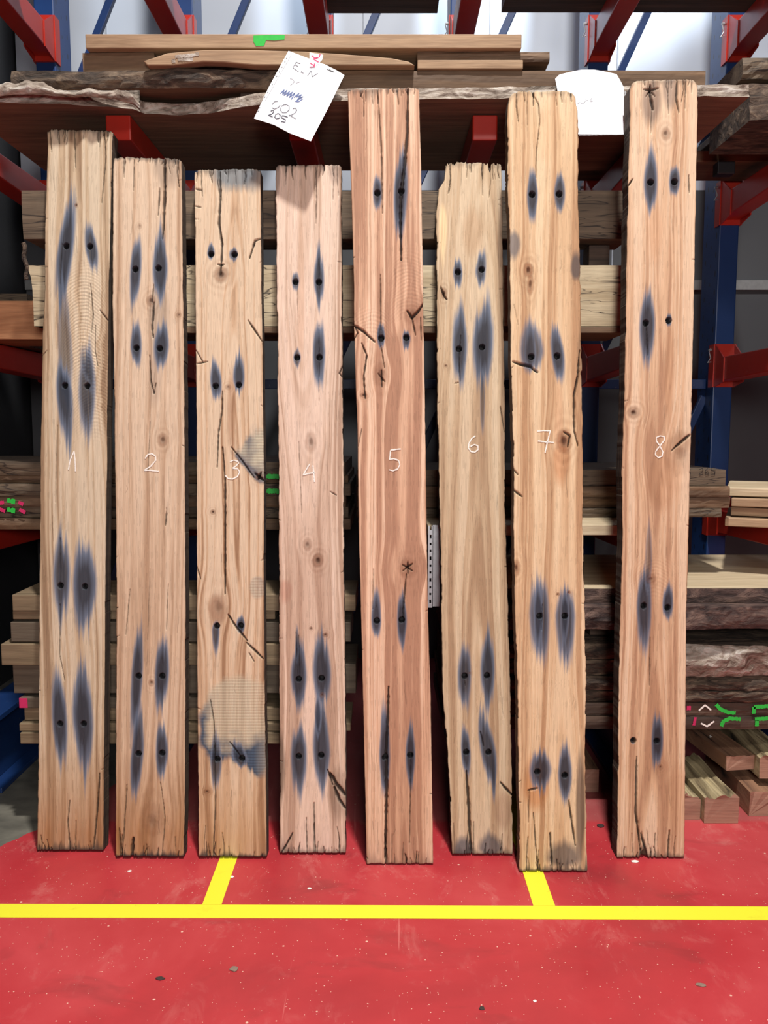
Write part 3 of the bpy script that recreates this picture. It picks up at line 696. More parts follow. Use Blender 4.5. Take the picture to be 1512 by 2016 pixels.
# ------------------------------------------------------------------ the eight planks
def seg_dist(U, V, a, b):
    ax, ay = a; bx, by = b; dx, dy = bx-ax, by-ay; l2 = dx*dx+dy*dy+1e-12
    t = np.clip(((U-ax)*dx+(V-ay)*dy)/l2, 0, 1)
    return np.hypot(U-ax-t*dx, V-ay-t*dy), t
PPM = 540.0
def make_plank(num, D):
    Lp, Rp = D['L'], D['R']
    yb = (Lp[-1][1]+Rp[-1][1])/2; G = atz(CX, yb, 0); Yb = G.y
    Yc, zc = D.get('lean', (3.135, 2.41)); ang = math.atan2(Yc-Yb, zc); T = D.get('t', .06)
    lift = T*math.sin(ang)+.001
    vdir = Vector((0, math.sin(ang), math.cos(ang))); nrm = Vector((0, -math.cos(ang), math.sin(ang)))
    xb = (atz(Lp[-1][0], yb, 0).x+atz(Rp[-1][0], yb, 0).x)/2
    org = Vector((xb, Yb, lift)); cam0 = Vector((0,0,CAMZ))
    def uv(px, py):
        r = ray(px, py); t = (org-cam0).dot(nrm)/r.dot(nrm); p = cam0+r*t-org
        return p.x, p.dot(vdir)
    Lu = np.array([uv(*p) for p in Lp])[::-1]; Ru = np.array([uv(*p) for p in Rp])[::-1]
    vmax = (Lu[-1][1]+Ru[-1][1])/2
    nu = int(.25/.0018); nv = int(vmax/.0028)
    s = np.linspace(0, 1, nu+1)[None, :]; t = np.linspace(0, 1, nv+1)[:, None]
    sd = num*7.7
    # jagged ends
    vt = Lu[-1][1]*(1-s)+Ru[-1][1]*s; vb = Lu[0][1]*(1-s)+Ru[0][1]*s
    jag = D.get('jag', .006)
    vt = vt + (fbm(s*26, s*0+1, sd)-.5)*jag*1.6 - jag*.5*(vn(s*60, s*0, sd+2) > .72)
    vt = vt - D.get('round', .004)*(np.abs(2*s-1)**12)*2
    for (px, dep, wd) in D.get('notch', []):
        uc = (uv(px, Lp[0][1])[0]-Lu[-1][0])/(Ru[-1][0]-Lu[-1][0]); vt = vt - dep*np.exp(-((s-uc)/wd)**2)
    vb = vb + (vn(s*22, s*0+4, sd))*.004
    vb = np.maximum(vb, -.0)*0 + np.abs(vn(s*22, s*0+4, sd))*.003
    for (px, dep, wd) in D.get('bnotch', []):
        uc = (uv(px, yb)[0]-Lu[0][0])/(Ru[0][0]-Lu[0][0]); vb = vb + dep*np.exp(-((s-uc)/wd)**4)
    V = vb*(1-t) + vt*t
    vr = V[:, nu//2]
    le = np.interp(V, Lu[:,1], Lu[:,0]); re = np.interp(V, Ru[:,1], Ru[:,0])
    er = D.get('edge', .0012)
    lj = (fbm(V*30, V*0, sd+11)-.5)*er*2 + er*1.3*(fbm(V*9, V*0+3, sd+12) > .62)*fbm(V*60, V*0, sd+1)
    rj = (fbm(V*30, V*0, sd+21)-.5)*er*2 + er*1.3*(fbm(V*9, V*0+3, sd+22) > .62)*fbm(V*60, V*0, sd+2)
    le = le+lj; re = re-rj
    U = le*(1-s)+re*s
    H = np.zeros_like(U)
    # ---------- grain
    warp = .030*(fbm(U*7, V*1.5, sd+31)-.5) + .006*(fbm(U*26, V*6, sd+32)-.5)
    kmask = np.zeros_like(U)
    for (px, py, r, asp, st) in D.get('knots', []):
        ku, kv = uv(px, py); r = r/PPM; du, dv = U-ku, V-kv
        g = np.exp(-(du/(r*2.6))**2-(dv/(r*asp*2.6))**2)
        warp = warp - du*g*.75
    for (px, py, w_, h_, am) in D.get('ripple', []):
        ku, kv = uv(px, py); g = np.exp(-((U-ku)/(w_/PPM))**2-((V-kv)/(h_/PPM))**2)
        warp = warp + g*am*(np.sin(V*520+6*fbm(U*20, V*14, sd+3))*.0011 + .012*(fbm(U*18, V*40, sd+5)-.5) - (V-kv)*.16*np.tanh((U-ku)*40))
    pth = D.get('pith', 0.0) + .05*(vn(V*.55, V*0, sd+41)-.5)
    hh = .006 + D.get('cath', .06)*vn(V*.8, V*0+2, sd+42)
    rr = np.sqrt((U+warp-pth)**2+hh**2)
    bands = .40*vn(rr*52, V*.35, sd+51) + .34*vn(rr*140, V*.5, sd+52) + .26*vn(rr*330, V*.8, sd+53)
    broad = fbm(U*9, V*.8, sd+54)
    fine = fbm(U*420, V*9, sd+55, 2)
    flat_ = fbm(U*55, V*2.2+warp*30, sd+56)
    ct = D.get('contrast', 1.0)*1.15 if D.get('contrast', 1.0) < 1.3 else D['contrast']*.85
    tone = np.clip(.58 + (bands-.5)*2.7*ct + (broad-.5)*1.2 + (flat_-.5)*.9*ct, 0, 1)
    cl, cm, cd = lin(D['c'][0]), lin(D['c'][1]), lin(D['c'][2])
    tt = tone[..., None]
    col = np.where(tt > .5, cm+(cl-cm)*(tt-.5)*2, cd+(cm-cd)*tt*2)
    col = col*(.90+.20*fine[..., None])
    # short dark pores
    por = (fbm(U*520, V*26, sd+57, 1) > .80)*.16; col = col*(1-por[..., None])
    for (px, py, w_, h_, am) in D.get('ripple', []):
        ku, kv = uv(px, py); g = np.exp(-((U-ku)/(w_/PPM))**4-((V-kv)/(h_/PPM))**4)*min(am, 1.2)
        ph = 2*math.pi*(V + 9*(U-ku)**2 + .010*fbm(U*30, V*20, sd+7))/.0125 + 8*fbm(U*18, V*12, sd+6)
        rip = np.clip(np.sin(ph)*1.5, -1, 1)*(.4+.6*vn(U*60, V*50, sd+8))
        col = col*(1+.20*g*rip)[..., None]; H = H + g*rip*.0004
    # vertical tonal shifts (brown ends)
    for (py0, py1, rgb, am) in D.get('tint', []):
        v0, v1 = uv(CX, py0)[1], uv(CX, py1)[1]
        m = np.clip((V-v0)/(v1-v0), 0, 1)*am*(.6+.8*fbm(U*40, V*4, sd+58)); m = np.clip(m, 0, 1)[..., None]
        col = col*(1-m) + lin(rgb)*m*(.8+.4*tone[..., None])
    def blob(px, py, w_, up, dn, tilt=0, sharp=3.0, fl=.35, seed=0):
        u0, v0 = uv(px, py); dv = V-v0; du = U-u0-tilt*(-dv)
        st = 1+fl*1.6*(fbm(U*170, V*1.2, sd+60+seed, 2)-.5)+fl*(fbm(U*45, V*1.0, sd+61+seed, 2)-.5)
        up_, dn_ = up/PPM*st, dn/PPM*st
        a = np.abs(du + .003*(fbm(V*14, V*0, sd+seed)-.5))/(w_/PPM); b = np.where(dv > 0, dv/up_, -dv/dn_)
        d = a**2.0 + b**1.75
        return np.clip((1.12-d)*sharp, 0, 1), d
    # ---------- coloured patches
    for (px, py, w_, up, dn, rgb, am) in D.get('patch', []):
        m, _ = blob(px, py, w_, up, dn, 0, 1.4, .25, 5); m = (m*am)[..., None]
        col = col*(1-m) + lin(rgb)*m*(.7+.6*tone[..., None])
    for (px, py, rx, ry, kind) in D.get('saw', []):
        u0, v0 = uv(px, py); xp, yp = (U-u0)*PPM, -(V-v0)*PPM
        nz_ = fbm(U*22, V*22, sd+71)-.5; ns_ = fbm(U*130, V*8, sd+74)-.5
        lines = .5+.5*np.sin(V*2*math.pi/.0105+.8*fbm(U*5, V*2, 3))
        pale = lin((196,190,166)); dkb = lin((70,86,106))
        if kind == 'big':
            rr_ = np.hypot(xp/(rx+6), yp/ry) + .25*nz_
            m = np.clip((1.06-rr_)*7, 0, 1)*np.clip((68+.95*np.maximum(xp, 0)+26*ns_-yp)/14, 0, 1)
            low = np.clip((yp-10+.12*xp+40*nz_)/34, 0, 1)*np.clip((66+.9*np.maximum(xp, 0)-yp)/16+.5, 0, 1)
            rim = np.clip((rr_-.72)*5, 0, 1)*np.clip((-xp+10)/30, 0, 1)*np.clip((yp+70)/50, 0, 1)
            q = np.clip(np.maximum(low*np.clip(1.25-np.clip(xp-10, 0, 99)/70, .45, 1), rim), 0, 1)
            al = np.clip(.62+.4*q - .30*np.clip((xp-10)/40, 0, 1)*np.clip((-yp)/50, 0, 1), 0, 1)
        elif kind == 'diamond':
            sdl = ((xp+35)*59-(yp+12)*53)/79; m = np.clip((sdl+10*nz_)/5, 0, 1)*np.clip((xp+yp+47+24*nz_+20*ns_)/14, 0, 1)*np.clip((50-yp)/8, 0, 1)
            q = np.clip(.35+1.6*nz_+np.clip((16-sdl)/16, 0, .9), 0, 1); al = .82
        else:
            m = np.clip((1.05-np.hypot(xp/rx, yp/ry)-.6*nz_)*4, 0, 1); q = np.clip(.3+nz_*2, 0, 1); al = .45
        qq = q[..., None]; cc = pale*(1-qq)+dkb*qq; cc = cc*(1-.34*(1-lines[..., None]))
        mm = (m*al)[..., None]; col = col*(1-mm)+cc*mm
        H = H + m*lines*.0008
    # ---------- iron stains
    for i, sdef in enumerate(D['S']):
        px, py, w_, up, dn = sdef[:5]; am = sdef[5] if len(sdef) > 5 else 1.0; ti = sdef[6] if len(sdef) > 6 else 0
        m, d = blob(px, py, w_, up*1.0, dn*1.0, ti, 1.9, .5, i*1.3)
        core = np.clip(1.0-d*1.35, 0, 1)
        edge_c, core_c = lin(D.get('sedge', (98,110,130))), lin(D.get('score', (34,42,56)))
        k = np.clip(core*1.45*(.75+.5*fbm(U*220, V*4, sd+81)), 0, 1)[..., None]
        sc_ = edge_c*(1-k)+core_c*k; sc_ = sc_*(.82+.4*tone[..., None])
        mm = (m*(am+.06)*(.90+.16*fbm(U*200, V*3, sd+82)))[..., None]; mm = np.clip(mm, 0, .96)
        col = col*(1-mm)+sc_*mm
    # ---------- knots
    for (px, py, r, asp, st) in D.get('knots', []):
        ku, kv = uv(px, py); r = r/PPM*1.25; st = min(1, st*1.25)
        d0 = np.sqrt(((U-ku)/r)**2+((V-kv)/(r*asp))**2)
        halo = np.clip(1-d0/3.2, 0, 1)*st*(.45+.55*np.sin(d0*7+4*fbm(U*30, V*20, sd+90)))*.34
        col = col*(1-halo[..., None]*np.array([.7, .9, 1.0]))
        dd = np.sqrt(((U-ku)/r)**2+((V-kv)/(r*asp))**2)*(1+.5*(fbm(U*120, V*120, sd+91)-.5))
        ringp = .5+.5*np.sin(dd*11)
        m = np.clip(1.25-dd, 0, 1)*st; kc = lin(D.get('kcol', (120,78,54)))
        cc = kc*(.55+.6*ringp[..., None])
        col = col*(1-(m*.85)[..., None])+cc*(m*.85)[..., None]
        m2 = np.clip((.42-dd)*4, 0, 1)*st; col = col*(1-(m2*.7)[..., None])
        H = H - .003*m2
    # ---------- splits
    cr = list(D['K'])
    rnd = random.Random(num*13)
    for e_ in (0, 1):       # short checks at both ends
        for q in range(13):
            x0 = rnd.uniform(.04, .96); ln = rnd.uniform(8, 34) if rnd.random() > .2 else rnd.uniform(40, 70)
            pl_, pr_ = (Lp[0], Rp[0]) if e_ == 0 else (Lp[-1], Rp[-1])
            xx = pl_[0]*(1-x0)+pr_[0]*x0; yy = pl_[1]*(1-x0)+pr_[1]*x0
            sg = 1 if e_ == 0 else -1
            cr.append(([(xx, yy-4*sg), (xx+rnd.uniform(-2,2), yy+sg*ln*.5), (xx+rnd.uniform(-3,3), yy+sg*ln)], rnd.uniform(.9, 2.2)))
    for q in range(16):     # hairlines along the grain
        t0 = rnd.random(); x0 = rnd.uniform(.08, .92); k_ = rnd.uniform(15, 60)
        yy = Lp[0][1]+(Lp[-1][1]-Lp[0][1])*t0
        lx = np.interp(yy, [p[1] for p in Lp], [p[0] for p in Lp]); rx = np.interp(yy, [p[1] for p in Rp], [p[0] for p in Rp])
        xx = lx*(1-x0)+rx*x0; cr.append(([(xx, yy), (xx+rnd.uniform(-2,2), yy+k_*.5), (xx+rnd.uniform(-3,3), yy+k_)], .5))
    for q in range(5):      # ticks on the sides
        t0 = rnd.random(); yy = Lp[0][1]+(Lp[-1][1]-Lp[0][1])*t0; sgn = rnd.choice((0, 1))
        lx = np.interp(yy, [p[1] for p in Lp], [p[0] for p in Lp]); rx = np.interp(yy, [p[1] for p in Rp], [p[0] for p in Rp])
        ex = (lx-1, 1) if sgn == 0 else (rx+1, -1); ln = rnd.uniform(3, 9)
        cr.append(([(ex[0], yy), (ex[0]+ex[1]*ln, yy+rnd.uniform(-6, 6))], 1.1))
    wob = .0016*(fbm(V*38, V*0, sd+95, 2)-.5)
    for pts, wd in cr:
        P2 = [uv(*p) for p in pts]; tot = sum(math.dist(a, b) for a, b in zip(P2[:-1], P2[1:])); acc = 0
        va = min(p[1] for p in P2)-.02; vz = max(p[1] for p in P2)+.02
        i0 = max(0, int(np.searchsorted(vr, va))-2); i1 = min(nv+1, int(np.searchsorted(vr, vz))+2)
        if i1-i0 < 1: continue
        Us, Vs = U[i0:i1]+wob[i0:i1], V[i0:i1]; best = np.zeros_like(Us)
        for a, b in zip(P2[:-1], P2[1:]):
            l = math.dist(a, b); d, tq = seg_dist(Us, Vs, a, b); tg = (acc+tq*l)/max(tot, 1e-6); acc += l
            wl = wd/PPM*.5*(.35+.65*np.sin(np.pi*np.clip(tg*.92+.04, 0, 1))**.6)*(.7+.6*vn(Vs*90, Us*0, sd))
            best = np.maximum(best, np.clip(1.5-d/np.maximum(wl, .0011), 0, 1)*np.clip(wl/.0011, 0, 1)**.6)
        H[i0:i1] -= best*min(.012, .0035*wd)
        k = (best*min(.93, .5+wd*.14))[..., None]; col[i0:i1] = col[i0:i1]*(1-k)+lin((34,25,22))*k
    # ---------- charred, dirty ends
    for (vv, am) in ((np.maximum(vt-V, 0), D.get('chart', .6)), (np.maximum(V-vb, 0), D.get('charb', .8))):
        ln = (.004+.05*fbm(U*90, U*0+7, sd+96)**2.2)*(.4+1.2*vn(U*16, U*0, sd+97))
        m = np.clip(1.2-vv/ln, 0, 1)*am; m = m[..., None]; col = col*(1-m)+lin((58,52,50))*m
    # worn, darker arrises
    ed = np.minimum(U-le, re-U); k = np.clip(1-ed/(.0015+.006*fbm(V*18, V*0, sd+98)**1.5), 0, 1)*.35
    col = col*(1-k[..., None])+lin((104,80,60))*k[..., None]
    H = H - .0022*np.clip(1-ed/.003, 0, 1)**2 + .0004*(fbm(U*90, V*6, sd+99)-.5) - .0015*(fbm(U*6, V*3, sd+4)-.5)
    H = H - .003*np.clip(1-(vt-V)/.006, 0, 1)**2
    # ---------- bolt holes
    for (px, py) in D['H']:
        hu, hv = uv(px, py); d = np.hypot(U-hu, V-hv); R_ = .0098
        m = np.clip((R_-d)/.0022+.5, 0, 1); H = H*(1-m)-.038*m
        k = np.clip((R_+.0025-d)/.003, 0, 1)[..., None]; col = col*(1-k)+lin((30,28,30))*k
    # ---------- mesh
    n = (nv+1)*(nu+1); co = np.empty((n+2*(nv+1), 3), np.float32)
    co[:n, 0] = U.ravel(); co[:n, 1] = -H.ravel(); co[:n, 2] = V.ravel()
    bl = co[n:n+nv+1]; br = co[n+nv+1:]
    bl[:, 0] = le[:, 0]; bl[:, 1] = T; bl[:, 2] = V[:, 0]; br[:, 0] = re[:, -1]; br[:, 1] = T; br[:, 2] = V[:, -1]
    idx = np.arange(n).reshape(nv+1, nu+1)
    q = np.stack([idx[:-1,:-1], idx[:-1,1:], idx[1:,1:], idx[1:,:-1]], -1).reshape(-1, 4)
    LB = n+np.arange(nv+1); RB = n+nv+1+np.arange(nv+1)
    sl = np.stack([LB[:-1], idx[:-1,0], idx[1:,0], LB[1:]], -1); sr = np.stack([idx[:-1,-1], RB[:-1], RB[1:], idx[1:,-1]], -1)
    bk = np.stack([RB[:-1], LB[:-1], LB[1:], RB[1:]], -1)
    quads = np.concatenate([q, sl, sr, bk]); topn = np.concatenate([idx[-1], [RB[-1], LB[-1]]]); botn = np.concatenate([idx[0][::-1], [LB[0], RB[0]]])
    me = bpy.data.meshes.new('plank_body')
    me.vertices.add(len(co)); me.vertices.foreach_set('co', co.ravel())
    loops = np.concatenate([quads.ravel(), topn, botn]).astype(np.int32)
    me.loops.add(len(loops)); me.loops.foreach_set('vertex_index', loops)
    nq = len(quads); starts = np.concatenate([np.arange(nq)*4, [nq*4, nq*4+len(topn)]]).astype(np.int32)
    me.polygons.add(nq+2); me.polygons.foreach_set('loop_start', starts)
    sm = np.zeros(nq+2, bool); sm[:len(q)] = True; me.polygons.foreach_set('use_smooth', sm)
    mi = np.zeros(nq+2, np.int32); mi[len(q):] = 1; me.polygons.foreach_set('material_index', mi)
    me.materials.append(M['plank']); me.materials.append(M['plank_side'])
    me.update(calc_edges=True); me.validate()
    ca = me.color_attributes.new('Col', 'FLOAT_COLOR', 'POINT')
    cc = np.ones((len(co), 4), np.float32); cc[:n, :3] = np.clip(col, 0, 1).reshape(-1, 3); cc[n:, :3] = lin((70,56,44))
    ca.data.foreach_set('color', cc.ravel())
    root = empty('oak_plank', org, (-ang, 0, 0)); tag(root, D['label'], 'plank', 'reclaimed oak planks leaning on the rack')
    o = bpy.data.objects.new('plank_body', me); C.objects.link(o); o.parent = root
    def t3(x, y): a, b = uv(x, y); return Vector((a, -.0012, b))
    g = ribbon_mb(D['digit'], t3, .0042, (0,-1,0), .0006, num).build('chalk_number', 'chalk', root); g['label'] = 'white chalk number %d' % num
    return root

ms, nt, bs = mat('weathered_plank_side')
n1 = noise(nt, coords(nt, (60, 60, 3)), 1, 6, .5)
L(nt, ramp(nt, n1, [(.3, tuple(lin((34,27,22)))), (.7, tuple(lin((92,72,54))))]).outputs[0], bs.inputs['Base Color']); bs.inputs['Roughness'].default_value = .9
bump(nt, bs, n1, .8, .004); M['plank_side'] = ms

A_ = ((214,182,148), (196,158,120), (160,120,86))
TALL = (2.975, 2.71)
planks = {
1: dict(c=((206,188,162),(190,166,136),(148,121,94)), label='oak plank chalked 1, leftmost, with the longest blue black stains and rippled grain', contrast=1.0, pith=.03, chart=.55,
  L=[(92,254),(94,300),(88,440),(88,560),(84,640),(82,800),(80,860),(78,1100),(77,1300),(75,1500),(72.5,1676)],
  R=[(222,256),(219.5,320),(218,420),(214,560),(213,680),(211,800),(211,900),(208,1050),(207,1200),(206,1350),(205,1450),(203,1680)],
  H=[(130.4,484.6),(177.2,485.5),(127.8,759),(172,760),(119,1153),(167,1154.7),(118,1425),(164.5,1425)],
  S=[(128,500,17,115,110,.95,-.12),(180,490,13,52,45,.9,.12),(129,700,15,130,90,.62,.04),(127,775,17,65,125,.95,.08),(171,770,18,95,100,.85,.0),(172,715,14,40,60,.4,.2),(121,1130,18,88,100,.9),(167,1150,25,98,105,1.0),(117,1415,16,95,90,.95,.05),(163,1412,22,105,105,1.0,.04)],
  K=[([(98,255),(101,300)],2),([(146,255),(148,330)],2),([(205,262),(208,310),(200,400)],2.2),([(122,480),(118,560)],1.2),([(113,838),(110,900),(109,990)],1.3),([(119,1060),(119,1150)],1.5),([(118,1190),(117,1290),(127,1340)],1.6),([(137,1576),(133,1620),(138,1674)],2.4),([(196,1522),(191,1597),(184,1671)],3.0),([(178,560),(183,620),(180,655)],2),([(188,640),(187,690),(192,720)],1.6),([(196,610),(213,632)],2),([(84,700),(92,690)],1.4)],
  knots=[(150,404,3,1.2,.8)], ripple=[(165,640,45,110,1.2),(185,760,40,90,.9)],
  tint=[(1440,1640,(160,112,70),.75)],
  digit=[[(135,925),(138,908),(146,888),(148,905),(149,928)]]),
2: dict(c=((212,188,162),(202,174,146),(172,140,112)), label='oak plank chalked 2, second from the left, with a grey knotty scar', contrast=.7, pith=-.05, cath=.1,
  L=[(222.5,309),(222,400),(221,600),(224,700),(225,800),(226,900),(228.5,1040),(229,1250),(228,1450),(227.5,1691)],
  R=[(357,312),(358,400),(360,560),(362,700),(363,850),(364,1000),(365,1200),(364.5,1400),(364,1560),(361,1692)],
  H=[(266.3,529.8),(312,528),(268.6,685),(314.5,686),(272.5,1331),(319,1331),(272.5,1483.6),(319,1482.6)],
  S=[(267,528,12,58,75,.95,-.06),(315,530,16,75,65,.95,.0),(268,682,12,55,40,.95,.04),(318,682,16,52,48,.95,-.05),(270,1330,12,85,110,.92,-.05),(319,1325,15,70,72,.97,-.04),(270,1485,13,95,100,.93,-.07),(319,1480,13,60,52,1.0)],
  K=[([(325,314),(324,380),(320,470)],4.2),([(314,370),(311,425)],2.4),([(264,314),(262,375)],2),([(302,560),(299,600)],2),([(303,595),(299,640),(301,665)],3.6),([(294,700),(297,750),(303,775),(307,755)],2.4),([(295,830),(291,930)],1.3),([(256,1160),(247,1250)],1.5),([(331,1150),(327,1240)],1.5),([(250,1545),(246,1600),(240,1690)],2),([(262,1650),(259,1692)],5.5),([(316,1540),(325,1610),(318,1690)],1.7),([(328,1000),(325,1035)],2.4),([(295,1120),(290,1260)],.9)],
  knots=[(297,592,7,1.3,.7),(320,866,8,1.4,.6),(352,620,4,1,.5),(298,1344,5,1.2,.6),(300,1615,16,1.6,.35),(275,445,4,1.2,.4)],
  patch=[(312,610,22,55,110,(150,134,118),.6),(305,740,14,60,60,(160,140,124),.5),(330,330,30,30,45,(120,104,92),.5)],
  tint=[(1470,1640,(158,112,68),.75)], charb=1.0, chart=.8,
  digit=[[(286,903),(291,895),(299,893),(306,898),(307,906),(297,918),(284,926)],[(284,926),(298,926),(313,928)]]),
3: dict(c=((212,188,160),(198,166,134),(156,120,90)), label='oak plank chalked 3 with a pale round saw marked patch above its foot', contrast=1.0, pith=.02, jag=.003,
  L=[(382.6,334),(384,508),(386,717),(387,890),(387,1107),(388,1321),(390,1535),(391,1691)],
  R=[(513,332),(514,508),(516,647),(518,821),(520,942),(519,1107),(521,1357),(523.5,1500),(525,1692)],
  H=[(415.6,500.4),(462,501),(424.3,760),(470,758),(427,1232),(473.5,1232),(428,1494.5),(476.4,1493)],
  S=[(415,498,8,18,12,.95),(460,500,9,15,18,.9),(425,752,12,48,42,1.0,.06),(470,742,12,60,42,1.0),(425,1240,8,20,55,.9),(474,1230,9,20,20,.95),(425,1500,12,60,55,.85),(473,1492,16,40,22,.9,.3)],
  K=[([(433,334),(434,380),(431,440),(437,480),(434,540)],4),([(428,520),(441,521)],3),([(438,770),(437,810),(430,850),(427,920)],2.8),([(438,880),(443,950),(443,1040),(443,1170)],3.2),([(449,1210),(465,1235),(487,1262)],3.4),([(485,1265),(503,1282),(518,1297)],3.4),([(490,1285),(500,1302)],2),([(513,470),(502,474),(497,490),(491,508)],3.4),([(488,630),(500,648),(516,672)],2.8),([(385,372),(397,374)],2.2),([(384,406),(396,408)],2),([(386,690),(400,714)],2),([(387,716),(409,712)],2.5),([(422,1470),(424,1580),(419,1690)],2.2),([(502,932),(518,945)],5),([(508,944),(514,930)],4),([(414,1378),(421,1420),(423,1490)],2),([(452,1460),(474,1490)],2.2),([(455,880),(475,905),(500,940)],2.4),([(387,1115),(395,1140)],2)],
  knots=[(435,540,11,1.2,.75),(449,762,5,1,.5),(419,1008,4,1,.8),(430,1195,15,1.5,.35),(407,1558,5,.7,.6),(510,938,6,1,.9)],
  patch=[(462,338,52,15,42,(98,108,114),.85),(500,345,26,15,40,(86,92,98),.6),(456,800,10,80,100,(140,96,64),.5),(427,1200,18,30,40,(140,104,78),.6),(500,850,10,20,20,(150,140,126),.2)],
  saw=[(490,905,36,46,'diamond'),(472,1435,72,108,'big'),(508,1155,18,26,'small')],
  tint=[(1530,1650,(170,124,82),.55)], charb=.9,
  digit=[[(453,909),(460,906),(468,908),(470,912),(464,918),(458,922)],[(458,922),(468,923),(472,929),(468,938),(458,943),(449,942),(444,936)]]),
4: dict(c=((222,196,176),(210,182,160),(178,146,124)), label='pinkish oak plank chalked 4 with a torn knot at its lower right corner', contrast=.8, pith=-.02, cath=.09, edge=.002,
  L=[(541.6,325),(543,439),(546,647),(547.5,856),(549,995),(549,1107),(550,1357),(551,1500),(551,1686)],
  R=[(672,323),(672,439),(673.6,612),(675,821),(677,995),(676.7,1071),(679,1250),(680.6,1500),(681,1681)],
  H=[(581.6,555),(627.8,555.6),(585,704),(628.8,703.6),(588,1337),(633,1335.6),(588,1489),(632.4,1487)],
  S=[(582,553,8,20,22,.85),(628,552,11,65,52,1.0),(585,704,8,18,20,.85),(628,695,13,70,80,1.0),(588,1330,17,68,66,.95),(585,1265,4,30,40,.7),(634,1325,19,80,66,.98,.03),(588,1488,17,66,85,.95),(633,1478,18,98,72,.98,.03),(626,1405,7,30,40,.7)],
  K=[([(622,328),(623,380),(622,440)],1.8),([(628,510),(628,570)],1.4),([(628,640),(628,790)],1.3),([(585,560),(586,625)],1.1),([(588,870),(594,1010)],1.2),([(618,1580),(619,1640),(622,1682)],2.2),([(603,1610),(604,1685)],1.8),([(576,1640),(566,1660),(552,1682)],3.0),([(650,1522),(663,1545),(680,1566)],6.5),([(658,1550),(668,1575),(680,1592)],5),([(645,1515),(655,1545)],3),([(675,720),(668,735),(676,745)],2.2),([(672,625),(677,650)],3.2),([(650,968),(662,975)],2),([(588,1250),(590,1330)],1.5),([(582,1245),(586,1330)],1.2),([(628,1440),(627,1500)],1.2)],
  knots=[(612,870,9,1.8,.45),(605,1072,7,1.4,.5),(626,1103,8,1.3,.8),(640,1250,5,.8,.7),(612,1237,3,1,.9),(634,1368,4,1.3,.5)],
  patch=[(592,600,8,220,160,(178,138,108),.4),(553,1510,9,70,70,(110,92,78),.8),(664,1560,20,50,60,(120,96,80),.5),(562,1160,14,20,30,(190,140,118),.6),(545,335,8,15,50,(90,76,70),.6),(660,335,14,15,30,(120,100,92),.5)],
  charb=.6, chart=.5,
  digit=[[(610,913),(604,923),(597,935),(609,932),(621,930)],[(616,916),(618,932),(619,949)]]),
5: dict(c=((226,194,166),(208,168,138),(174,132,106)), label='oak plank chalked 5 with bold reddish grain and a star cracked knot', contrast=1.5, pith=.01, cath=.05, lean=TALL, jag=.003, edge=.0007,
  L=[(684,176),(691,358),(697,567),(697,654),(701,775),(704,848),(706,1037),(712,1257),(717,1477),(722,1703)],
  R=[(825,171.5),(829,324),(832,497),(834,636),(837,810),(840,1037),(843,1220),(848,1367),(850.6,1550),(853,1704)],
  H=[(743,380),(790,376.6),(750.6,666),(800,664.5),(742,1222.5),(791,1220.6),(758,1491.5),(807.6,1487)],
  S=[(743,380,9,34,32,.9),(789,375,14,75,95,.95,-.04),(750,662,8,28,26,.95),(800,666,8,16,24,.95),(741,1222,10,60,30,1.0),(791,1220,10,55,58,.97),(757,1490,11,85,62,.95),(808,1487,10,60,60,.97)],
  K=[([(743,175),(747,230),(751,300),(753,420)],2.2),([(803,175),(802,260),(796,330),(790,380),(788,430),(790,512)],4.4),([(749,540),(750,650)],2.2),([(834,598),(822,615),(811,625),(802,612)],5),([(697,640),(716,653),(738,673)],4),([(697,668),(704,656),(698,640)],2.4),([(712,675),(722,700),(716,740),(719,785)],3),([(811,625),(818,660)],2.4),([(828,625),(829,670)],2),([(750,680),(757,725)],2),([(751,728),(752,762)],2.8),([(744,735),(758,752)],2.2),([(735,1120),(734,1200)],1.3),([(803,1106),(803,1130)],2.6),([(793,1112),(812,1124)],2.6),([(793,1124),(812,1110)],2.6),([(800,1130),(797,1165),(793,1215)],2.4),([(765,1352),(763,1420),(760,1480),(761,1560),(758,1690)],4.6),([(809,1490),(808,1560),(806,1660)],1.8),([(712,845),(705,880)],1.6),([(716,175),(716,230)],1.6)],
  knots=[(803,1118,13,1.1,.35),(750,736,12,1.5,.4),(716,778,5,.7,.8),(812,618,12,1.3,.35)],
  ripple=[(730,640,50,30,.5),(805,560,35,60,.5)], chart=.6, charb=.35,
  tint=[(1560,1720,(176,136,106),.5)],
  digit=[[(789,884),(778,885),(769,886)],[(769,886),(768,896),(767,904),(776,903),(785,907),(787,915),(783,923),(774,927),(766,925)]]),
6: dict(c=((206,184,154),(192,166,134),(164,134,104)), label='oak plank chalked 6 with a ragged top and a chipped upper left edge', contrast=.8, pith=.005, cath=.14, jag=.012, edge=.0025, notch=[(965,.02,.02),(893,.006,.03)],
  L=[(878,320),(875,355),(863,372),(859,428),(859,532),(860,601),(860,671),(862,845),(866,1018),(869,1183),(872,1367),(876,1422),(881,1477),(885,1550),(890,1684)],
  R=[(988,321),(989,428),(991,601),(994,775),(995,1037),(1000,1183),(1005,1367),(1007.6,1514),(1010,1688)],
  H=[(901.6,535.5),(948.5,530.6),(903.7,687),(949,683.5),(914.8,1331),(959,1330),(918,1481),(961.8,1481)],
  S=[(901,537,10,32,34,.9),(947,532,11,42,36,.9,-.05),(905,680,16,85,85,.92),(951,675,22,95,100,.95,-.03),(950,780,5,60,90,.6),(914,1331,14,75,78,.9),(960,1320,15,85,85,.92),(917,1480,10,48,46,.95,.06),(961,1478,16,80,82,.93,.16)],
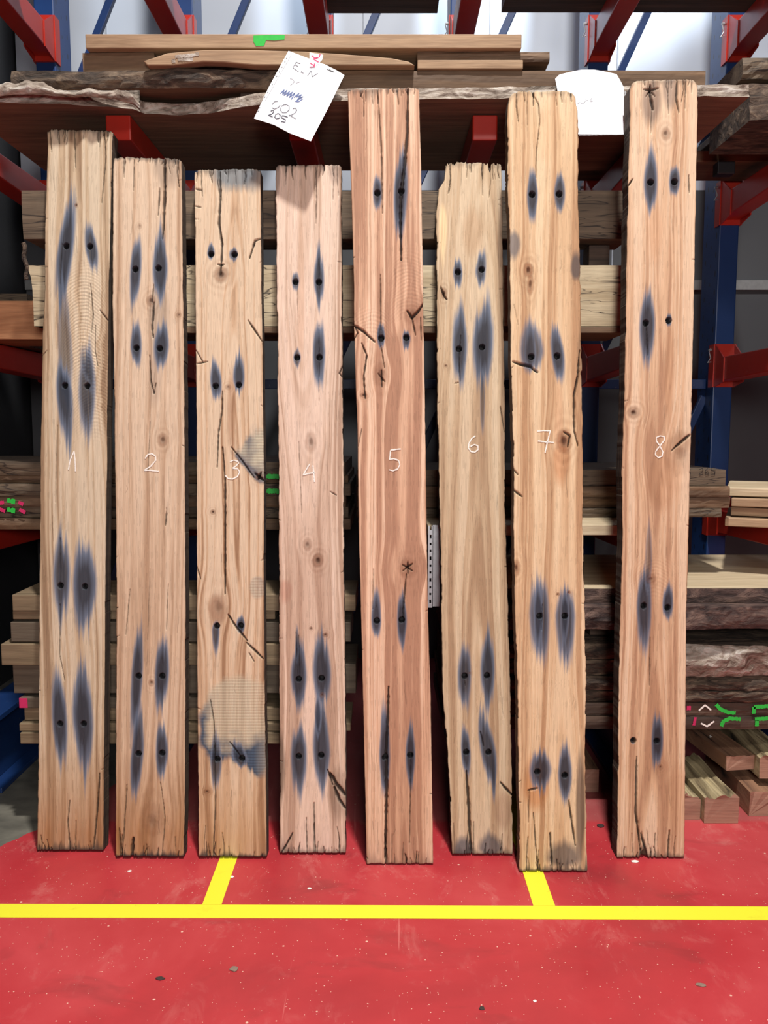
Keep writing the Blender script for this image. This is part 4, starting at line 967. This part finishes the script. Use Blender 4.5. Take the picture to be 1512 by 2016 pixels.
  K=[([(907,660),(904,720),(906,752)],2),([(918,1518),(923,1590),(925,1640),(929,1687)],4.8),([(985,1540),(995,1552),(1008,1566)],4),([(985,800),(993,850)],2),([(963,318),(965,338)],4),([(868,565),(874,582),(880,590)],3),([(946,1440),(952,1470)],2),([(914,1335),(916,1350)],1.4),([(895,755),(903,753)],1.6)],
  knots=[(874,577,5,1.8,.9),(878,720,3,1,.7),(925,1325,2,1,.6)],
  patch=[(872,440,9,40,90,(226,196,150),.7),(930,460,22,60,50,(160,124,90),.4),(985,500,6,90,40,(120,96,76),.5),(912,1675,22,30,12,(70,74,84),.8),(965,1670,26,34,16,(70,72,80),.8),(990,1600,18,50,40,(150,116,92),.5)],
  chart=.45, charb=.6,
  digit=[[(936,858),(929,863),(923,873),(922,882),(927,889),(935,890),(941,885),(941,878),(934,875),(926,879)]]),
7: dict(c=((220,194,158),(208,176,138),(178,140,104)), label='oak plank chalked 7 with bark left on its lower right edge, standing furthest forward', contrast=.9, pith=.04, cath=.09, lean=TALL, edge=.0028, jag=.003, round=.012,
  L=[(1003,180),(999,215),(999,262),(1000,384),(1004,506),(1005,648),(1007.6,791),(1012,933),(1011,1037),(1014,1184),(1017.5,1330),(1020,1477),(1023,1717)],
  R=[(1131,178),(1136,213),(1138.6,254),(1138,384),(1142.7,547),(1144.7,709),(1147.5,872),(1148,1018),(1151.6,1220),(1155,1367),(1152,1441),(1153,1551),(1156,1720)],
  H=[(1047.5,382.8),(1101,382),(1046,702.5),(1097,701),(1062.7,1213),(1112,1213),(1058,1519.6),(1112,1526.6)],
  S=[(1048,384,11,44,48,.95),(1102,380,11,36,34,.9),(1047,692,24,58,40,.85),(1044,700,12,60,25,.5),(1098,698,13,55,52,.95,.1),(1062,1213,20,78,92,.9,.02),(1060,1205,9,60,80,.7),(1113,1213,20,52,95,.9),(1112,1205,9,45,70,.6),(1064,1516,22,38,40,.9),(1112,1524,14,58,55,.93)],
  K=[([(1045,178),(1060,205),(1063,240),(1056,300),(1055,350)],1.8),([(1010,712),(1028,718),(1044,722),(1058,733)],4.4),([(1141,690),(1138,740),(1130,780),(1131,850),(1138,878)],3.2),([(1011,965),(1028,978)],3),([(1020,640),(1012,600)],1),([(1042,1555),(1040,1620)],1.6),([(1050,1600),(1053,1640),(1058,1700)],2.2),([(1083,1640),(1088,1715)],3),([(1120,1575),(1126,1620),(1133,1665)],3),([(1110,850),(1122,858),(1118,880)],3.4),([(1040,1556),(1058,1552)],2.6),([(1012,925),(1020,935)],2.4),([(1068,1190),(1066,1240)],1.6)],
  knots=[(1040,532,7,1.6,.8),(1044,560,5,3,.7),(1110,868,11,1.6,.85),(1098,1170,3,1,.8),(1120,1166,3,1,.8),(1016,1118,6,2,.7)],
  patch=[(1012,480,14,30,35,(104,100,100),.85),(1134,530,11,40,25,(92,84,84),.85),(1105,900,18,30,60,(176,120,76),.6),(1055,1550,26,70,50,(176,112,56),.6),(1100,860,10,140,20,(176,124,84),.4),(1143,1600,10,140,110,(96,80,68),.85),(1145,700,8,80,60,(140,112,84),.6),(1110,1690,36,40,20,(84,78,76),.8),(1075,260,30,60,60,(190,150,110),.3)],
  charb=.8, chart=.4, kcol=(132,76,42),
  digit=[[(1057,849),(1070,848),(1083,848),(1078,868),(1073,891)],[(1059,868),(1074,870),(1090,871)]]),
8: dict(c=((220,192,162),(208,172,138),(176,136,106)), label='oak plank chalked 8, tallest and rightmost, with a split wedge at its foot', contrast=1.0, pith=-.01, cath=.08, lean=TALL, t=.07, edge=.0018, jag=.003, round=.012, bnotch=[(1268,.03,.045)],
  L=[(1241,158),(1240,172),(1239.5,262),(1236,384),(1234,506),(1232,628),(1229,791),(1224,933),(1226,1055),(1221,1220),(1218,1367),(1217,1514),(1215,1690)],
  R=[(1373,155),(1374.5,201),(1371,343),(1368,506),(1364,709),(1361.5,831),(1358,957),(1357,1018),(1351.7,1220),(1350,1404),(1348,1692)],
  H=[(1281,359),(1328,358),(1271.6,636),(1316.7,631),(1267.6,1193),(1314.6,1196.5),(1247,1458),(1293,1459)],
  S=[(1281,360,14,62,58,.93),(1328,357,11,30,28,.9),(1274,642,16,72,80,.93),(1317,631,6,14,12,.9),(1268,1195,15,78,88,.93),(1277,1105,7,70,60,.55),(1315,1190,11,44,32,.97),(1247,1458,5,8,8,.6),(1294,1459,12,58,52,.95)],
  K=[([(1267,176),(1280,177),(1296,174)],3),([(1280,168),(1281,190),(1286,216)],4.6),([(1272,190),(1280,177),(1290,190)],2),([(1283,215),(1282,262)],1.4),([(1333,156),(1332,195),(1337,222)],3),([(1330,880),(1344,868),(1358,856)],4.4),([(1322,888),(1332,878)],2.4),([(1254,1490),(1252,1600),(1257,1640),(1263,1688)],3.6),([(1290,1640),(1288,1690)],2),([(1318,1635),(1315,1690)],3),([(1237,366),(1246,352)],3),([(1356,345),(1358,380)],2.4),([(1280,1255),(1279,1350)],1.6),([(1272,640),(1276,700)],1.8),([(1262,1640),(1275,1690)],4)],
  knots=[(1247,812,9,1,1.0),(1311,263,7,1.4,.6),(1281,1140,8,1,.45),(1340,895,22,1.3,.25),(1300,1510,4,1.2,.5)],
  ripple=[(1290,1140,40,40,.4)],
  patch=[(1283,200,20,45,50,(110,94,86),.7),(1320,175,16,30,40,(120,104,96),.6),(1303,960,30,90,50,(178,130,94),.5),(1290,450,16,60,80,(190,142,104),.4),(1318,730,10,100,120,(184,136,100),.5),(1335,1560,24,60,120,(176,126,88),.35),(1340,870,22,25,25,(140,104,76),.4)],
  charb=.7, chart=.5,
  digit=[[(1299,878),(1292,868),(1292,861),(1300,858),(1308,860),(1308,866),(1299,878)],[(1299,878),(1291,888),(1290,896),(1296,901),(1303,898),(1305,890),(1299,878)]]),
}
for k_ in planks: make_plank(k_, planks[k_])

# ------------------------------------------------------------------ debris on the floor
def chip(px, py, r, m, label, sx=1.4, seed=0):
    p = atz(px, py, 0); rnd = random.Random(seed); n = 9
    pts = [(p.x+r*sx*math.cos(a*2*math.pi/n)*rnd.uniform(.7, 1.1), p.y+r*math.sin(a*2*math.pi/n)*rnd.uniform(.7, 1.2), .0006) for a in range(n)]
    o = MB().prism(pts, (0, 0, r*.35)).build('wood_chip', m, origin=(p.x, p.y, 0)); bevel(o, r*.1)
    return tag(o, label, 'debris', 'bits of debris on the floor')
chip(461,1909,.011,'debris','grey chip on the red floor in front of the plank chalked 3',1.3,1)
chip(315,1927,.007,'debris_dark','dark thin splinter on the red floor in front of the plank chalked 2',2,2)
chip(949,1986,.008,'debris_dark','small dark square bit near the bottom edge of the photo',1,3)
chip(1380,1940,.008,'debris','grey brown chip on the red floor at the lower right',2,4)
chip(255,1716,.006,'chalk','small white chip on the floor left of the left yellow strip',1.3,5)
chip(457,1727,.006,'chalk','small white chip beside the left yellow strip',1.2,6)
chip(609,1750,.006,'chalk','small white chip in front of the plank chalked 4',1.5,7)
chip(1183,1627,.014,'debris_dark','dark chip of bark on the floor between the planks chalked 7 and 8',1.2,8)
chip(1053,1972,.005,'chalk','tiny white chip near the bottom right of the floor',1.2,9)
chip(1250,1697,.008,'chalk','pale splinter on the floor in front of the plank chalked 8',2,10)
bpy.context.view_layer.update()
